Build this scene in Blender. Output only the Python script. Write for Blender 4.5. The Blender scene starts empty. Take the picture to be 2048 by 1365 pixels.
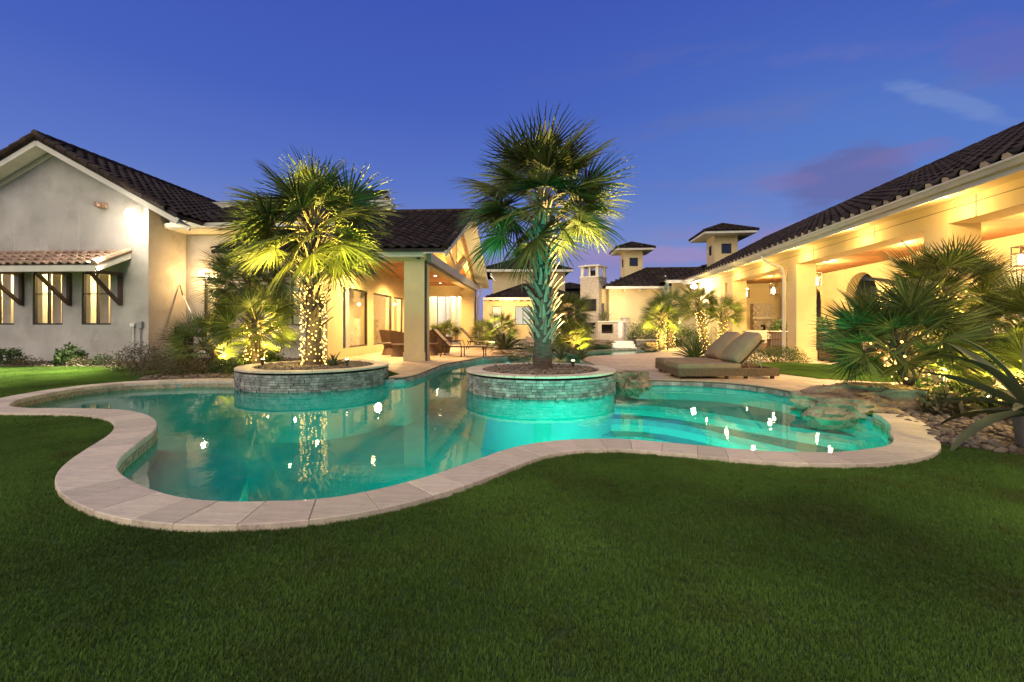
import bpy, bmesh, math, random
import numpy as np
from mathutils import Vector, Matrix, noise
from mathutils.geometry import tessellate_polygon
random.seed(7); rng = np.random.default_rng(7)
R = math.radians; PI = math.pi
sc = bpy.context.scene; COL = sc.collection

# ------------------------------------------------------------------ camera, sky, light
CAMZ = 1.1; F = 910.0; HOR = 652.0
cam_d = bpy.data.cameras.new('camera'); cam = bpy.data.objects.new('camera', cam_d); COL.objects.link(cam)
cam.location = (0, 0, CAMZ); cam.rotation_euler = (R(90), 0, 0)
cam_d.sensor_width = 36; cam_d.lens = F / 2048 * 36
cam_d.shift_y = -(682.5 - HOR) / 2048; cam_d.clip_start = 0.05; cam_d.clip_end = 2000
sc.camera = cam
sc.view_settings.view_transform = 'Standard'; sc.view_settings.look = 'None'
sc.view_settings.exposure = 0.0; sc.view_settings.gamma = 1; sc.view_settings.use_curve_mapping = False
cy = sc.cycles
cy.use_denoising = True; cy.sample_clamp_indirect = 2.5; cy.sample_clamp_direct = 0
cy.max_bounces = 7; cy.diffuse_bounces = 3; cy.glossy_bounces = 4; cy.transparent_max_bounces = 12
cy.transmission_bounces = 4; cy.caustics_reflective = False; cy.caustics_refractive = False
cy.use_light_tree = True; cy.blur_glossy = 0.5

W = bpy.data.worlds.new('World'); sc.world = W; W.use_nodes = True
nt = W.node_tree; nt.nodes.clear()
def nn(t, typ, **kw):
    n = t.nodes.new(typ)
    for k, v in kw.items(): setattr(n, k, v)
    return n
def ramp(t, stops, interp='LINEAR'):
    n = t.nodes.new('ShaderNodeValToRGB'); cr = n.color_ramp; cr.interpolation = interp
    while len(cr.elements) < len(stops): cr.elements.new(0.5)
    for e, (p, c) in zip(cr.elements, stops):
        e.position = p; e.color = (c[0], c[1], c[2], 1)
    return n
def lin(r, g, b):
    f = lambda v: (v/255/12.92) if v/255 <= .04045 else ((v/255+.055)/1.055)**2.4
    return (f(r), f(g), f(b))
tc = nn(nt, 'ShaderNodeTexCoord'); sep = nn(nt, 'ShaderNodeSeparateXYZ'); nt.links.new(tc.outputs['Generated'], sep.inputs[0])
rp = ramp(nt, [(0.0, lin(150,138,184)), (0.07, lin(144,150,206)), (0.16, lin(126,145,208)), (0.28, lin(93,121,202)), (0.42, lin(72,100,192)), (0.58, lin(62,88,184)), (1.0, lin(48,64,150))])
nt.links.new(sep.outputs[2], rp.inputs[0])
# thin evening clouds: noise over the sky plane (x/z, y/z style stretch along the horizon)
mp = nn(nt, 'ShaderNodeMapping'); mp.inputs['Scale'].default_value = (1.6, 1.6, 8.5); mp.inputs['Location'].default_value = (0.55, 0.2, 0.35)
nt.links.new(tc.outputs['Generated'], mp.inputs[0])
nz = nn(nt, 'ShaderNodeTexNoise'); nz.inputs['Scale'].default_value = 1.75; nz.inputs['Detail'].default_value = 6; nz.inputs['Roughness'].default_value = .55
nt.links.new(mp.outputs[0], nz.inputs[0])
cm = ramp(nt, [(0.0,(0,0,0)), (0.53,(0,0,0)), (0.72,(.8,.8,.8)), (1,(.9,.9,.9))])
nt.links.new(nz.outputs[0], cm.inputs[0])
xr = nn(nt, 'ShaderNodeMapRange'); xr.inputs[1].default_value = 0.0; xr.inputs[2].default_value = .45; nt.links.new(sep.outputs[0], xr.inputs[0])
mm = nn(nt, 'ShaderNodeMath', operation='MULTIPLY'); nt.links.new(cm.outputs[0], mm.inputs[0]); nt.links.new(xr.outputs[0], mm.inputs[1])
cc = ramp(nt, [(0, lin(196,150,180)), (0.16, lin(158,140,188)), (0.35, lin(110,112,170)), (1, lin(80,84,150))])
nt.links.new(sep.outputs[2], cc.inputs[0])
mx = nn(nt, 'ShaderNodeMix', data_type='RGBA'); nt.links.new(mm.outputs[0], mx.inputs[0]); nt.links.new(rp.outputs[0], mx.inputs[6]); nt.links.new(cc.outputs[0], mx.inputs[7])
# single cloud banks standing in the eastern sky: soft ellipses on the dome broken up by noise
def M_(op, a, b=None, clamp=False):
    n = nn(nt, 'ShaderNodeMath', operation=op); n.use_clamp = clamp
    for i, v in enumerate((a, b)):
        if v is None: continue
        if isinstance(v, (int, float)): n.inputs[i].default_value = v
        else: nt.links.new(v, n.inputs[i])
    return n.outputs[0]
ymx = M_('MAXIMUM', sep.outputs[1], .05); u_ = M_('DIVIDE', sep.outputs[0], ymx); v_ = M_('DIVIDE', sep.outputs[2], ymx)
mp2 = nn(nt, 'ShaderNodeMapping'); mp2.inputs['Scale'].default_value = (5, 5, 20); nt.links.new(tc.outputs['Generated'], mp2.inputs[0])
nz2 = nn(nt, 'ShaderNodeTexNoise'); nz2.inputs['Scale'].default_value = 2.6; nz2.inputs['Detail'].default_value = 8; nz2.inputs['Roughness'].default_value = .62; nz2.inputs['Distortion'].default_value = .4; nt.links.new(mp2.outputs[0], nz2.inputs[0])
cur = mx.outputs[2]
g_ = M_('MULTIPLY', M_('EXPONENT', M_('MULTIPLY', M_('ADD', M_('POWER', M_('ABSOLUTE', M_('DIVIDE', M_('SUBTRACT', u_, .85), .55)), 2.0), M_('POWER', M_('ABSOLUTE', M_('DIVIDE', M_('SUBTRACT', v_, .32), .30)), 2.0)), -1.0)), .6)
mg = nn(nt, 'ShaderNodeMix', data_type='RGBA'); nt.links.new(g_, mg.inputs[0]); nt.links.new(cur, mg.inputs[6]); mg.inputs[7].default_value = (*lin(88,132,208), 1); cur = mg.outputs[2]
for (u0, v0, su, sv, ti, col, op, th) in ((.74,.325,.15,.085,.25,lin(104,106,165),.75,.30),(.86,.375,.16,.03,.25,lin(128,116,178),.45,.34),(.60,.315,.10,.022,.1,lin(130,118,178),.45,.34),(.95,.495,.22,.035,-.28,lin(124,150,208),.5,.37),(1.08,.61,.16,.09,0,lin(104,106,186),.5,.34),(.75,.60,.25,.03,.1,lin(112,116,190),.3,.36),(.30,.155,.30,.022,0,lin(168,142,192),.6,.28),(.62,.20,.14,.03,.2,lin(160,134,188),.5,.30),(.1,.13,.3,.03,0,lin(150,132,186),.5,.3)):
    du = M_('SUBTRACT', u_, u0); dv = M_('SUBTRACT', M_('SUBTRACT', v_, v0), M_('MULTIPLY', du, ti))
    r2 = M_('ADD', M_('POWER', M_('ABSOLUTE', M_('DIVIDE', du, su)), 2.0), M_('POWER', M_('ABSOLUTE', M_('DIVIDE', dv, sv)), 2.0))
    e_ = M_('EXPONENT', M_('MULTIPLY', r2, -1.0)); q_ = M_('MULTIPLY', M_('SUBTRACT', M_('MULTIPLY', e_, nz2.outputs[0]), th-.13), 5.0*op, True)
    q_ = M_('MINIMUM', q_, op)
    mc = nn(nt, 'ShaderNodeMix', data_type='RGBA'); nt.links.new(q_, mc.inputs[0]); nt.links.new(cur, mc.inputs[6]); mc.inputs[7].default_value = (*col, 1); cur = mc.outputs[2]
SUN_EL, SUN_AZ = R(40), R(205)
sky = nn(nt, 'ShaderNodeTexSky', sky_type='NISHITA'); sky.sun_disc = False; sky.sun_elevation = R(1.0); sky.sun_rotation = SUN_AZ
b1 = nn(nt, 'ShaderNodeBackground'); b1.inputs[1].default_value = 0.95; nt.links.new(cur, b1.inputs[0])
b2 = nn(nt, 'ShaderNodeBackground'); b2.inputs[1].default_value = 0.004; nt.links.new(sky.outputs[0], b2.inputs[0])
ad = nn(nt, 'ShaderNodeAddShader'); nt.links.new(b1.outputs[0], ad.inputs[0]); nt.links.new(b2.outputs[0], ad.inputs[1])
wo = nn(nt, 'ShaderNodeOutputWorld'); nt.links.new(ad.outputs[0], wo.inputs[0])
W.cycles.sampling_method = 'MANUAL'; W.cycles.sample_map_resolution = 256
# broad soft afterglow of the set sun, behind the camera
sl = bpy.data.lights.new('afterglow', 'SUN'); sl.energy = 3.1; sl.angle = R(75); sl.color = (1, .85, .58)
so = bpy.data.objects.new('afterglow', sl); COL.objects.link(so)
sd = Vector((math.sin(SUN_AZ)*math.cos(SUN_EL), math.cos(SUN_AZ)*math.cos(SUN_EL), math.sin(SUN_EL)))
so.rotation_euler = sd.to_track_quat('Z', 'Y').to_euler(); so.location = sd*30

# ------------------------------------------------------------------ helpers
def P(px, py, z=0.0):
    Y = F*(CAMZ - z)/(py - HOR); return ((px-1024)/F*Y, Y)
def Wp(px, py, Y): return Vector(((px-1024)/F*Y, Y, CAMZ-(py-HOR)/F*Y))
class Frame:
    def __init__(s, a): s.a = a; s.s = math.sin(a); s.c = math.cos(a)
    def w(s, p): return Vector((p[0]*s.c+p[1]*s.s, -p[0]*s.s+p[1]*s.c, p[2] if len(p) > 2 else 0))
    def fx(s, px, y): k = (px-1024)/F; return (k*y*s.c - y*s.s)/(s.c+k*s.s)
    def fy(s, px, x): k = (px-1024)/F; return x*(s.c+k*s.s)/(k*s.c-s.s)
    def z(s, py, x, y): return CAMZ-(py-HOR)/F*(-x*s.s+y*s.c)
FL = Frame(R(2.9)); FR = Frame(R(6.64)); F0 = Frame(0)

class MB:
    def __init__(s): s.v = []; s.f = []
    def add(s, vs, fs):
        o = len(s.v); s.v += [tuple(v) for v in vs]; s.f += [tuple(i+o for i in f) for f in fs]; return s
    def box(s, x0, x1, y0, y1, z0, z1):
        return s.add([(x0,y0,z0),(x1,y0,z0),(x1,y1,z0),(x0,y1,z0),(x0,y0,z1),(x1,y0,z1),(x1,y1,z1),(x0,y1,z1)],
            [(3,2,1,0),(4,5,6,7),(0,1,5,4),(1,2,6,5),(2,3,7,6),(3,0,4,7)])
    def obox(s, c, size, rot=None):
        m = rot or Matrix.Identity(3); c = Vector(c); h = [q/2 for q in size]
        vs = [c + m @ Vector((sx*h[0], sy*h[1], sz*h[2])) for sz in (-1,1) for sx, sy in ((-1,-1),(1,-1),(1,1),(-1,1))]
        return s.add(vs, [(3,2,1,0),(4,5,6,7),(0,1,5,4),(1,2,6,5),(2,3,7,6),(3,0,4,7)])
    def beam(s, p, q, w, h, up=(0,0,1)):
        p = Vector(p); q = Vector(q); d = (q-p); L = d.length; d.normalize(); up = Vector(up)
        x = d.cross(up); x = x.normalized() if x.length > 1e-5 else Vector((1,0,0)); u = x.cross(d)
        return s.obox((p+q)/2, (w, L, h), Matrix((x, d, u)).transposed())
    def tube(s, pts, r, n=8, cap=True):
        pts = [Vector(p) for p in pts]; rs = r if isinstance(r, (list, tuple)) else [r]*len(pts)
        o = len(s.v); vs = []; fs = []
        for i, p in enumerate(pts):
            d = (pts[min(i+1, len(pts)-1)] - pts[max(i-1, 0)]).normalized()
            a = Vector((0,0,1)) if abs(d.z) < .9 else Vector((1,0,0))
            x = d.cross(a).normalized(); y = d.cross(x)
            for k in range(n):
                t = 2*PI*k/n; vs.append(p + (x*math.cos(t)+y*math.sin(t))*rs[i])
        for i in range(len(pts)-1):
            for k in range(n):
                a = i*n+k; b = i*n+(k+1) % n; fs.append((a, b, b+n, a+n))
        if cap: fs.append(tuple(range(n))); fs.append(tuple(range((len(pts)-1)*n, len(pts)*n))[::-1])
        return s.add(vs, fs)
    def lathe(s, prof, c=(0,0,0), n=16, arc=2*PI, a0=0):
        vs = []; fs = []; full = abs(arc-2*PI) < 1e-6; m = n if full else n+1
        for (r, z) in prof:
            for k in range(m):
                t = a0+arc*k/n; vs.append((c[0]+r*math.cos(t), c[1]+r*math.sin(t), c[2]+z))
        for i in range(len(prof)-1):
            for k in range(n):
                b = (k+1) % m; fs.append((i*m+k, i*m+b, (i+1)*m+b, (i+1)*m+k))
        return s.add(vs, fs)
    def poly(s, outer, holes=(), t0=0, t1=None, mp=None):
        """flat polygon with holes; with t1 it becomes a slab. mp(a,b,t)->xyz"""
        mp = mp or (lambda a, b, t: (a, b, t))
        loops = [list(outer)] + [list(h) for h in holes]
        tri = tessellate_polygon([[Vector((p[0], p[1], 0)) for p in l] for l in loops])
        flat = [p for l in loops for p in l]
        def area(t): a, b, c = (flat[i] for i in t); return (b[0]-a[0])*(c[1]-a[1])-(b[1]-a[1])*(c[0]-a[0])
        tri = [t if area(t) > 0 else (t[0], t[2], t[1]) for t in tri]
        top = t0 if t1 is None else t1
        s.add([mp(p[0], p[1], top) for p in flat], tri)
        if t1 is not None:
            s.add([mp(p[0], p[1], t0) for p in flat], [(a, c, b) for a, b, c in tri])
            for l in loops:
                n = len(l); s.add([mp(p[0], p[1], t0) for p in l]+[mp(p[0], p[1], t1) for p in l],
                    [(i, (i+1) % n, (i+1) % n+n, i+n) for i in range(n)])
        return s
    def fix(s): return s
    def mesh(s, name, mat, smooth=False, shift=None, recalc=True):
        me = bpy.data.meshes.new(name)
        vs = s.v if shift is None else [(a-shift[0], b-shift[1], c-shift[2]) for a, b, c in s.v]
        me.from_pydata(vs, [], s.f)
        if recalc and len(s.f) < 60000:
            bm = bmesh.new(); bm.from_mesh(me); bmesh.ops.remove_doubles(bm, verts=bm.verts, dist=1e-5)
            bmesh.ops.recalc_face_normals(bm, faces=bm.faces); bm.to_mesh(me); bm.free()
        if smooth:
            me.polygons.foreach_set('use_smooth', [True]*len(me.polygons))
            if smooth != 'all':
                try: me.set_sharp_from_angle(angle=R(40))
                except Exception: pass
        if mat: me.materials.append(mat)
        return me

def obj(name, data, parent=None, mat_local=None, kind=None, label=None):
    o = bpy.data.objects.new(name, data); COL.objects.link(o)
    if parent is not None: o.parent = parent
    if mat_local is not None: o.matrix_local = mat_local
    if kind: o['kind'] = kind
    if label: o['label'] = label
    return o
class Thing:
    """an Empty at the base; parts are given in the frame's own coordinates"""
    def __init__(s, name, label, cat, base=(0,0,0), fr=None, rot=0, group=None):
        s.fr = fr; s.base = Vector(base); s.e = bpy.data.objects.new(name, None); COL.objects.link(s.e)
        s.e.empty_display_size = .2
        if fr is not None: s.e.location = fr.w(base); s.e.rotation_euler = (0, 0, -fr.a); s.shift = s.base
        else: s.e.location = base; s.e.rotation_euler = (0, 0, rot); s.shift = Vector((0,0,0))
        s.e['label'] = label; s.e['category'] = cat
        if group: s.e['group'] = group
    def part(s, name, mb, mat, parent=None, smooth=False, kind=None, label=None, recalc=True):
        return obj(name, mb.mesh(name, mat, smooth, s.shift, recalc), parent or s.e, None, kind, label)
    def light(s, typ, p, energy, color, radius=.05, aim=None, spot=None, blend=.5, parent=None, size=None):
        l = bpy.data.lights.new('lamp_light', typ); l.energy = energy; l.color = color
        if typ in ('POINT', 'SPOT'): l.shadow_soft_size = radius
        if typ == 'SPOT': l.spot_size = spot; l.spot_blend = blend
        if typ == 'AREA': l.shape = 'DISK'; l.size = size or .3
        o = bpy.data.objects.new('lamp_light', l); COL.objects.link(o); o.parent = parent or s.e
        o.location = Vector(p)-s.shift
        if aim is not None: o.rotation_euler = (Vector(p)-Vector(aim)).to_track_quat('Z', 'Y').to_euler()
        return o
def structure(name, mb, mat, smooth=False, label=None, kind='structure', recalc=True):
    o = obj(name, mb.mesh(name, mat, smooth, None, recalc), None, None, kind, label); return o
def single(name, mb, mat, label, cat, group=None, smooth=False, loc=None, rot=None):
    """one thing that is one mesh; its origin sits at its base"""
    if loc is None:
        xs = [v[0] for v in mb.v]; ys = [v[1] for v in mb.v]; zs = [v[2] for v in mb.v]
        loc = ((min(xs)+max(xs))/2, (min(ys)+max(ys))/2, min(zs)); sh = loc
    else: sh = (0,0,0)
    o = obj(name, mb.mesh(name, mat, smooth, sh)); o.location = loc
    if rot is not None: o.rotation_euler = rot
    o['label'] = label; o['category'] = cat
    if group: o['group'] = group
    return o
def copy_tree(o, parent=None):
    c = o.copy(); COL.objects.link(c)
    if parent is not None:
        c.parent = parent; c.matrix_parent_inverse = o.matrix_parent_inverse.copy()
    for ch in list(o.children): copy_tree(ch, c)
    return c

# ------------------------------------------------------------------ materials
MATS = {}
def mat(name, col, rough=.7, metal=0, var=.25, scale=4.0, bump=.0, bscale=60, stain=None, objvar=0, trans=None, spec=.4, col2=None, detail=5, sheen=0, alpha=None, stretch=None, bdist=.01):
    m = bpy.data.materials.new(name); m.use_nodes = True; t = m.node_tree; L = t.links
    pb = t.nodes['Principled BSDF']; pb.inputs['Roughness'].default_value = rough; pb.inputs['Metallic'].default_value = metal
    pb.inputs['Specular IOR Level'].default_value = spec
    tc = nn(t, 'ShaderNodeTexCoord'); src = tc.outputs['Object']
    if stretch:
        mpn = nn(t, 'ShaderNodeMapping'); mpn.inputs['Scale'].default_value = stretch; L.new(src, mpn.inputs[0]); src = mpn.outputs[0]
    nz = nn(t, 'ShaderNodeTexNoise'); nz.inputs['Scale'].default_value = scale; nz.inputs['Detail'].default_value = detail; L.new(src, nz.inputs[0])
    c2 = col2 or tuple(c*(1-var) for c in col); c1 = tuple(min(1, c*(1+var*.6)) for c in col)
    rp = ramp(t, [(.3, c2), (.7, c1)]); L.new(nz.outputs[0], rp.inputs[0]); out = rp.outputs[0]
    if stain:
        n2 = nn(t, 'ShaderNodeTexNoise'); n2.inputs['Scale'].default_value = stain[1]; n2.inputs['Detail'].default_value = 8; n2.inputs['Roughness'].default_value = .7; L.new(src, n2.inputs[0])
        r2 = ramp(t, [(.5, (0,0,0)), (.68, (stain[2],)*3)]); L.new(n2.outputs[0], r2.inputs[0])
        mx = nn(t, 'ShaderNodeMix', data_type='RGBA'); L.new(r2.outputs[0], mx.inputs[0]); L.new(out, mx.inputs[6]); mx.inputs[7].default_value = (*stain[0], 1); out = mx.outputs[2]
    if objvar:
        oi = nn(t, 'ShaderNodeObjectInfo'); hs = nn(t, 'ShaderNodeHueSaturation'); L.new(out, hs.inputs['Color'])
        mr = nn(t, 'ShaderNodeMapRange'); mr.inputs[3].default_value = 1-objvar; mr.inputs[4].default_value = 1+objvar; L.new(oi.outputs['Random'], mr.inputs[0]); L.new(mr.outputs[0], hs.inputs['Value'])
        m2 = nn(t, 'ShaderNodeMath', operation='FRACT'); m3 = nn(t, 'ShaderNodeMath', operation='MULTIPLY'); m3.inputs[1].default_value = 7.3; L.new(oi.outputs['Random'], m3.inputs[0]); L.new(m3.outputs[0], m2.inputs[0])
        mr2 = nn(t, 'ShaderNodeMapRange'); mr2.inputs[3].default_value = .5-objvar*.05; mr2.inputs[4].default_value = .5+objvar*.05; L.new(m2.outputs[0], mr2.inputs[0]); L.new(mr2.outputs[0], hs.inputs['Hue'])
        out = hs.outputs[0]
    L.new(out, pb.inputs['Base Color'])
    if bump:
        nb = nn(t, 'ShaderNodeTexNoise'); nb.inputs['Scale'].default_value = bscale; nb.inputs['Detail'].default_value = 4; L.new(src, nb.inputs[0])
        bp = nn(t, 'ShaderNodeBump'); bp.inputs['Strength'].default_value = bump; bp.inputs['Distance'].default_value = bdist; L.new(nb.outputs[0], bp.inputs['Height']); L.new(bp.outputs[0], pb.inputs['Normal'])
    if trans:
        tr = nn(t, 'ShaderNodeBsdfTranslucent'); L.new(out, tr.inputs[0]); ms = nn(t, 'ShaderNodeMixShader'); ms.inputs[0].default_value = trans
        L.new(pb.outputs[0], ms.inputs[1]); L.new(tr.outputs[0], ms.inputs[2]); L.new(ms.outputs[0], t.nodes['Material Output'].inputs[0])
    MATS[name] = m; return m
def emit(name, col, s, sample=False):
    m = bpy.data.materials.new(name); m.use_nodes = True; t = m.node_tree; t.nodes.clear()
    e = nn(t, 'ShaderNodeEmission'); e.inputs[0].default_value = (*col, 1); e.inputs[1].default_value = s
    o = nn(t, 'ShaderNodeOutputMaterial'); t.links.new(e.outputs[0], o.inputs[0])
    m.cycles.emission_sampling = 'AUTO' if sample else 'NONE'; return m
def thin_glass(name, tint, ior=1.5, rough=.0, bump=None):
    m = bpy.data.materials.new(name); m.use_nodes = True; t = m.node_tree; t.nodes.clear(); L = t.links
    tr = nn(t, 'ShaderNodeBsdfTransparent'); tr.inputs[0].default_value = (*tint, 1)
    gl = nn(t, 'ShaderNodeBsdfGlossy'); gl.inputs['Roughness'].default_value = rough
    fr = nn(t, 'ShaderNodeFresnel'); fr.inputs[0].default_value = ior
    if True:      # reflects alike from both sides, so lamps under water shine out
        ge = nn(t, 'ShaderNodeNewGeometry'); mi = nn(t, 'ShaderNodeMix', data_type='FLOAT'); mi.inputs[2].default_value = ior; mi.inputs[3].default_value = 1/ior
        L.new(ge.outputs['Backfacing'], mi.inputs[0]); L.new(mi.outputs[0], fr.inputs[0])
    ms = nn(t, 'ShaderNodeMixShader'); o = nn(t, 'ShaderNodeOutputMaterial')
    L.new(fr.outputs[0], ms.inputs[0]); L.new(tr.outputs[0], ms.inputs[1]); L.new(gl.outputs[0], ms.inputs[2]); L.new(ms.outputs[0], o.inputs[0])
    if bump:
        tc = nn(t, 'ShaderNodeTexCoord'); h = None
        for sc_, amp in bump:
            nz = nn(t, 'ShaderNodeTexNoise'); nz.inputs['Scale'].default_value = sc_; nz.inputs['Detail'].default_value = 2; L.new(tc.outputs['Object'], nz.inputs[0])
            mu = nn(t, 'ShaderNodeMath', operation='MULTIPLY'); mu.inputs[1].default_value = amp; L.new(nz.outputs[0], mu.inputs[0])
            if h is None: h = mu.outputs[0]
            else:
                a_ = nn(t, 'ShaderNodeMath', operation='ADD'); L.new(h, a_.inputs[0]); L.new(mu.outputs[0], a_.inputs[1]); h = a_.outputs[0]
        bp = nn(t, 'ShaderNodeBump'); bp.inputs['Strength'].default_value = 1; bp.inputs['Distance'].default_value = 1.0; L.new(h, bp.inputs['Height'])
        L.new(bp.outputs[0], fr.inputs['Normal']); L.new(bp.outputs[0], gl.inputs['Normal'])
    return m
M_stucco = mat('stucco', (.47,.44,.39), .85, var=.22, scale=.9, bump=.5, bscale=55, stain=((.27,.24,.20), 1.3, .55), bdist=.012)
M_stucco_w = mat('warm_stucco', (.66,.52,.27), .85, var=.10, scale=1.1, bump=.4, bscale=70, stain=((.46,.36,.25), 1.2, .3), bdist=.008)
M_trim = mat('painted_trim', (.62,.58,.48), .6, var=.08, scale=3, bump=.1, bscale=30)
M_roof = mat('dark_clay_tile', (.036,.026,.020), .85, spec=.15, var=.45, scale=5, bump=.5, bscale=40, objvar=.4, stain=((.12,.075,.045), 1.8, .75))
M_roof_far = mat('dark_clay_tile_joined', (.034,.025,.020), .85, spec=.15, var=.5, scale=3.5, bump=.4, bscale=20, stain=((.10,.065,.042), 1.6, .8))
M_terra = mat('terracotta_tile', (.35,.235,.165), .8, var=.3, scale=6, bump=.4, bscale=40, objvar=.25, stain=((.22,.13,.09), 5, .6))
M_under = mat('roof_underlay', (.03,.026,.026), .9)
M_brown = mat('dark_timber', (.09,.055,.035), .6, var=.3, scale=6, stretch=(1,1,8), bump=.3, bscale=30)
M_frame = mat('bronze_frame', (.03,.025,.02), .45, var=.1)
M_wood = mat('cedar_plank', (.42,.20,.075), .55, var=.4, scale=3, stretch=(14,1,1), bump=.2, bscale=20, objvar=.2)
M_trav = mat('travertine', (.60,.50,.36), .6, var=.16, scale=4, bump=.5, bscale=45, stain=((.34,.27,.20), 9, .75), objvar=.16, stretch=(1.2,5,1))
M_trav2 = mat('travertine_paver', (.46,.34,.22), .65, var=.18, scale=4, bump=.3, bscale=35, stain=((.27,.20,.16), 6, .5), objvar=.14)
M_grout = mat('grout', (.09,.07,.055), .95, var=.2, scale=20)
M_ledger = mat('ledger_stone', (.27,.25,.22), .8, var=.5, scale=9, bump=.8, bscale=22, objvar=.38, stain=((.10,.09,.08), 6, .5), bdist=.02)
M_ledger_l = mat('pale_stone_brick', (.56,.49,.38), .8, var=.25, scale=9, bump=.6, bscale=22, objvar=.2, bdist=.02)
M_boulder = mat('boulder', (.26,.19,.12), .85, var=.5, scale=3.2, bump=1.0, bscale=16, stain=((.34,.27,.17), 3.3, .8), bdist=.06)
M_gravel = mat('river_gravel', (.15,.115,.08), .8, var=.5, scale=7, bump=.2, bscale=30, stain=((.38,.31,.22), 9, .7))
M_soil = mat('bed_mulch', (.10,.07,.045), .95, var=.5, scale=12, bump=1, bscale=30, bdist=.03)
M_lawn = mat('lawn_base', (.030,.066,.010), .95, var=.5, scale=30, bump=.8, bscale=120, stain=((.02,.03,.009), 2.5, .6))
M_blade = mat('grass_blade', (.110,.200,.032), .75, var=.7, scale=.6, trans=.3, spec=.2, col2=(.042,.082,.014), stain=((.085,.075,.025), 1.7, .55), detail=8)
M_leaf = mat('palm_leaf', (.110,.138,.030), .5, var=.4, scale=2.5, objvar=.35, trans=.28, spec=.4)
_t = M_leaf.node_tree; _pb = _t.nodes['Principled BSDF']; _at = nn(_t, 'ShaderNodeAttribute', attribute_name='tint'); _hs = nn(_t, 'ShaderNodeHueSaturation')
_src = _pb.inputs['Base Color'].links[0].from_socket; _t.links.new(_src, _hs.inputs['Color']); _t.links.new(_at.outputs['Fac'], _hs.inputs['Value'])
for _l in list(_src.links):
    if _l.to_node != _hs: _to = _l.to_socket; _t.links.new(_hs.outputs[0], _to)
_t = M_blade.node_tree; _g = nn(_t, 'ShaderNodeNewGeometry')
for _l in list([n for n in _t.nodes if n.type == 'TEX_COORD'][0].outputs['Object'].links): _to = _l.to_socket; _t.links.new(_g.outputs['Position'], _to)
M_petiole = mat('palm_petiole', (.20,.17,.06), .55, var=.3, scale=4)
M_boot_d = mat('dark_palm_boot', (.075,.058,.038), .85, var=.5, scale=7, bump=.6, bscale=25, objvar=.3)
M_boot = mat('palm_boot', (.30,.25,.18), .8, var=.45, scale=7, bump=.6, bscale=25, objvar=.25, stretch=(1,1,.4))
M_trunk = mat('palm_trunk', (.10,.075,.055), .9, var=.5, scale=7, bump=1.0, bscale=14, stretch=(1,1,5), bdist=.04)
M_shrub = mat('shrub_leaf', (.060,.11,.028), .55, var=.5, scale=6, trans=.25)
M_shrub2 = mat('olive_shrub_leaf', (.12,.105,.045), .6, var=.5, scale=6, trans=.2)
M_agave = mat('agave_leaf', (.085,.10,.038), .7, var=.4, scale=3, objvar=.2)
M_agave_e = mat('agave_margin', (.42,.40,.20), .55, var=.2, scale=3)
M_conifer = mat('conifer_leaf', (.22,.26,.20), .6, var=.3, scale=6)
M_wicker = mat('brown_wicker', (.13,.075,.042), .6, var=.5, scale=40, bump=1, bscale=90, bdist=.01)
M_cush = mat('taupe_cushion', (.225,.155,.092), .9, var=.12, scale=5, bump=.3, bscale=160, bdist=.004)
M_cushl = mat('cream_cushion', (.52,.46,.36), .9, var=.12, scale=5)
M_sling = mat('sling_fabric', (.36,.27,.17), .8, var=.15, scale=30)
M_metal = mat('dark_metal', (.035,.025,.02), .4, metal=.6, var=.1)
M_white = mat('white_paint', (.75,.73,.68), .5, var=.06)
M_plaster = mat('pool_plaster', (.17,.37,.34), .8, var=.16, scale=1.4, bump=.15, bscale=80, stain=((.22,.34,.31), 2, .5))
M_step = mat('step_band', (.16,.24,.23), .7, var=.2, scale=8)
M_tile = mat('waterline_tile', (.40,.31,.18), .6, var=.5, scale=14, bump=.5, bscale=30)
M_black = mat('matte_black', (.015,.013,.012), .9)  # near-black for the fireplace openings and the flue
M_pot = mat('grey_pot', (.16,.15,.13), .6, var=.3, scale=5)
M_lime = mat('lime_plastic', (.32,.62,.03), .4, var=.1)
M_grey = mat('grey_metal', (.30,.30,.29), .5, var=.15)
M_cream_i = mat('interior_paint', (.75,.66,.48), .9, var=.06)
M_int = emit('lit_interior', (1,.74,.38), 1.7, True)
M_int_w = emit('lit_white_room', (1,.86,.62), .9, True)
M_bulb = emit('warm_bulb', (1,.60,.13), 6.5)
M_lampw = emit('lamp_glass', (1,.84,.55), 22)
M_upl = emit('uplight_lens', (1,.82,.5), 18)
M_flood = emit('flood_lens', (1,.93,.80), 150)
M_poolb = emit('pool_lens', (.3,1,.85), 2.5)
M_glass = thin_glass('window_glass', (.93,.95,.93), 1.5)
M_glass_s = thin_glass('sky_glass', (.30,.36,.40), 1.9)
M_water = thin_glass('pool_water', (.14,.86,.80), 1.38, .004, bump=[(1.3,.0026), (4.0,.0012), (12,.00045)])
WARM = (1, .62, .24); WARMY = (1, .72, .16); TEAL = (.0, .80, .60)
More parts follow.
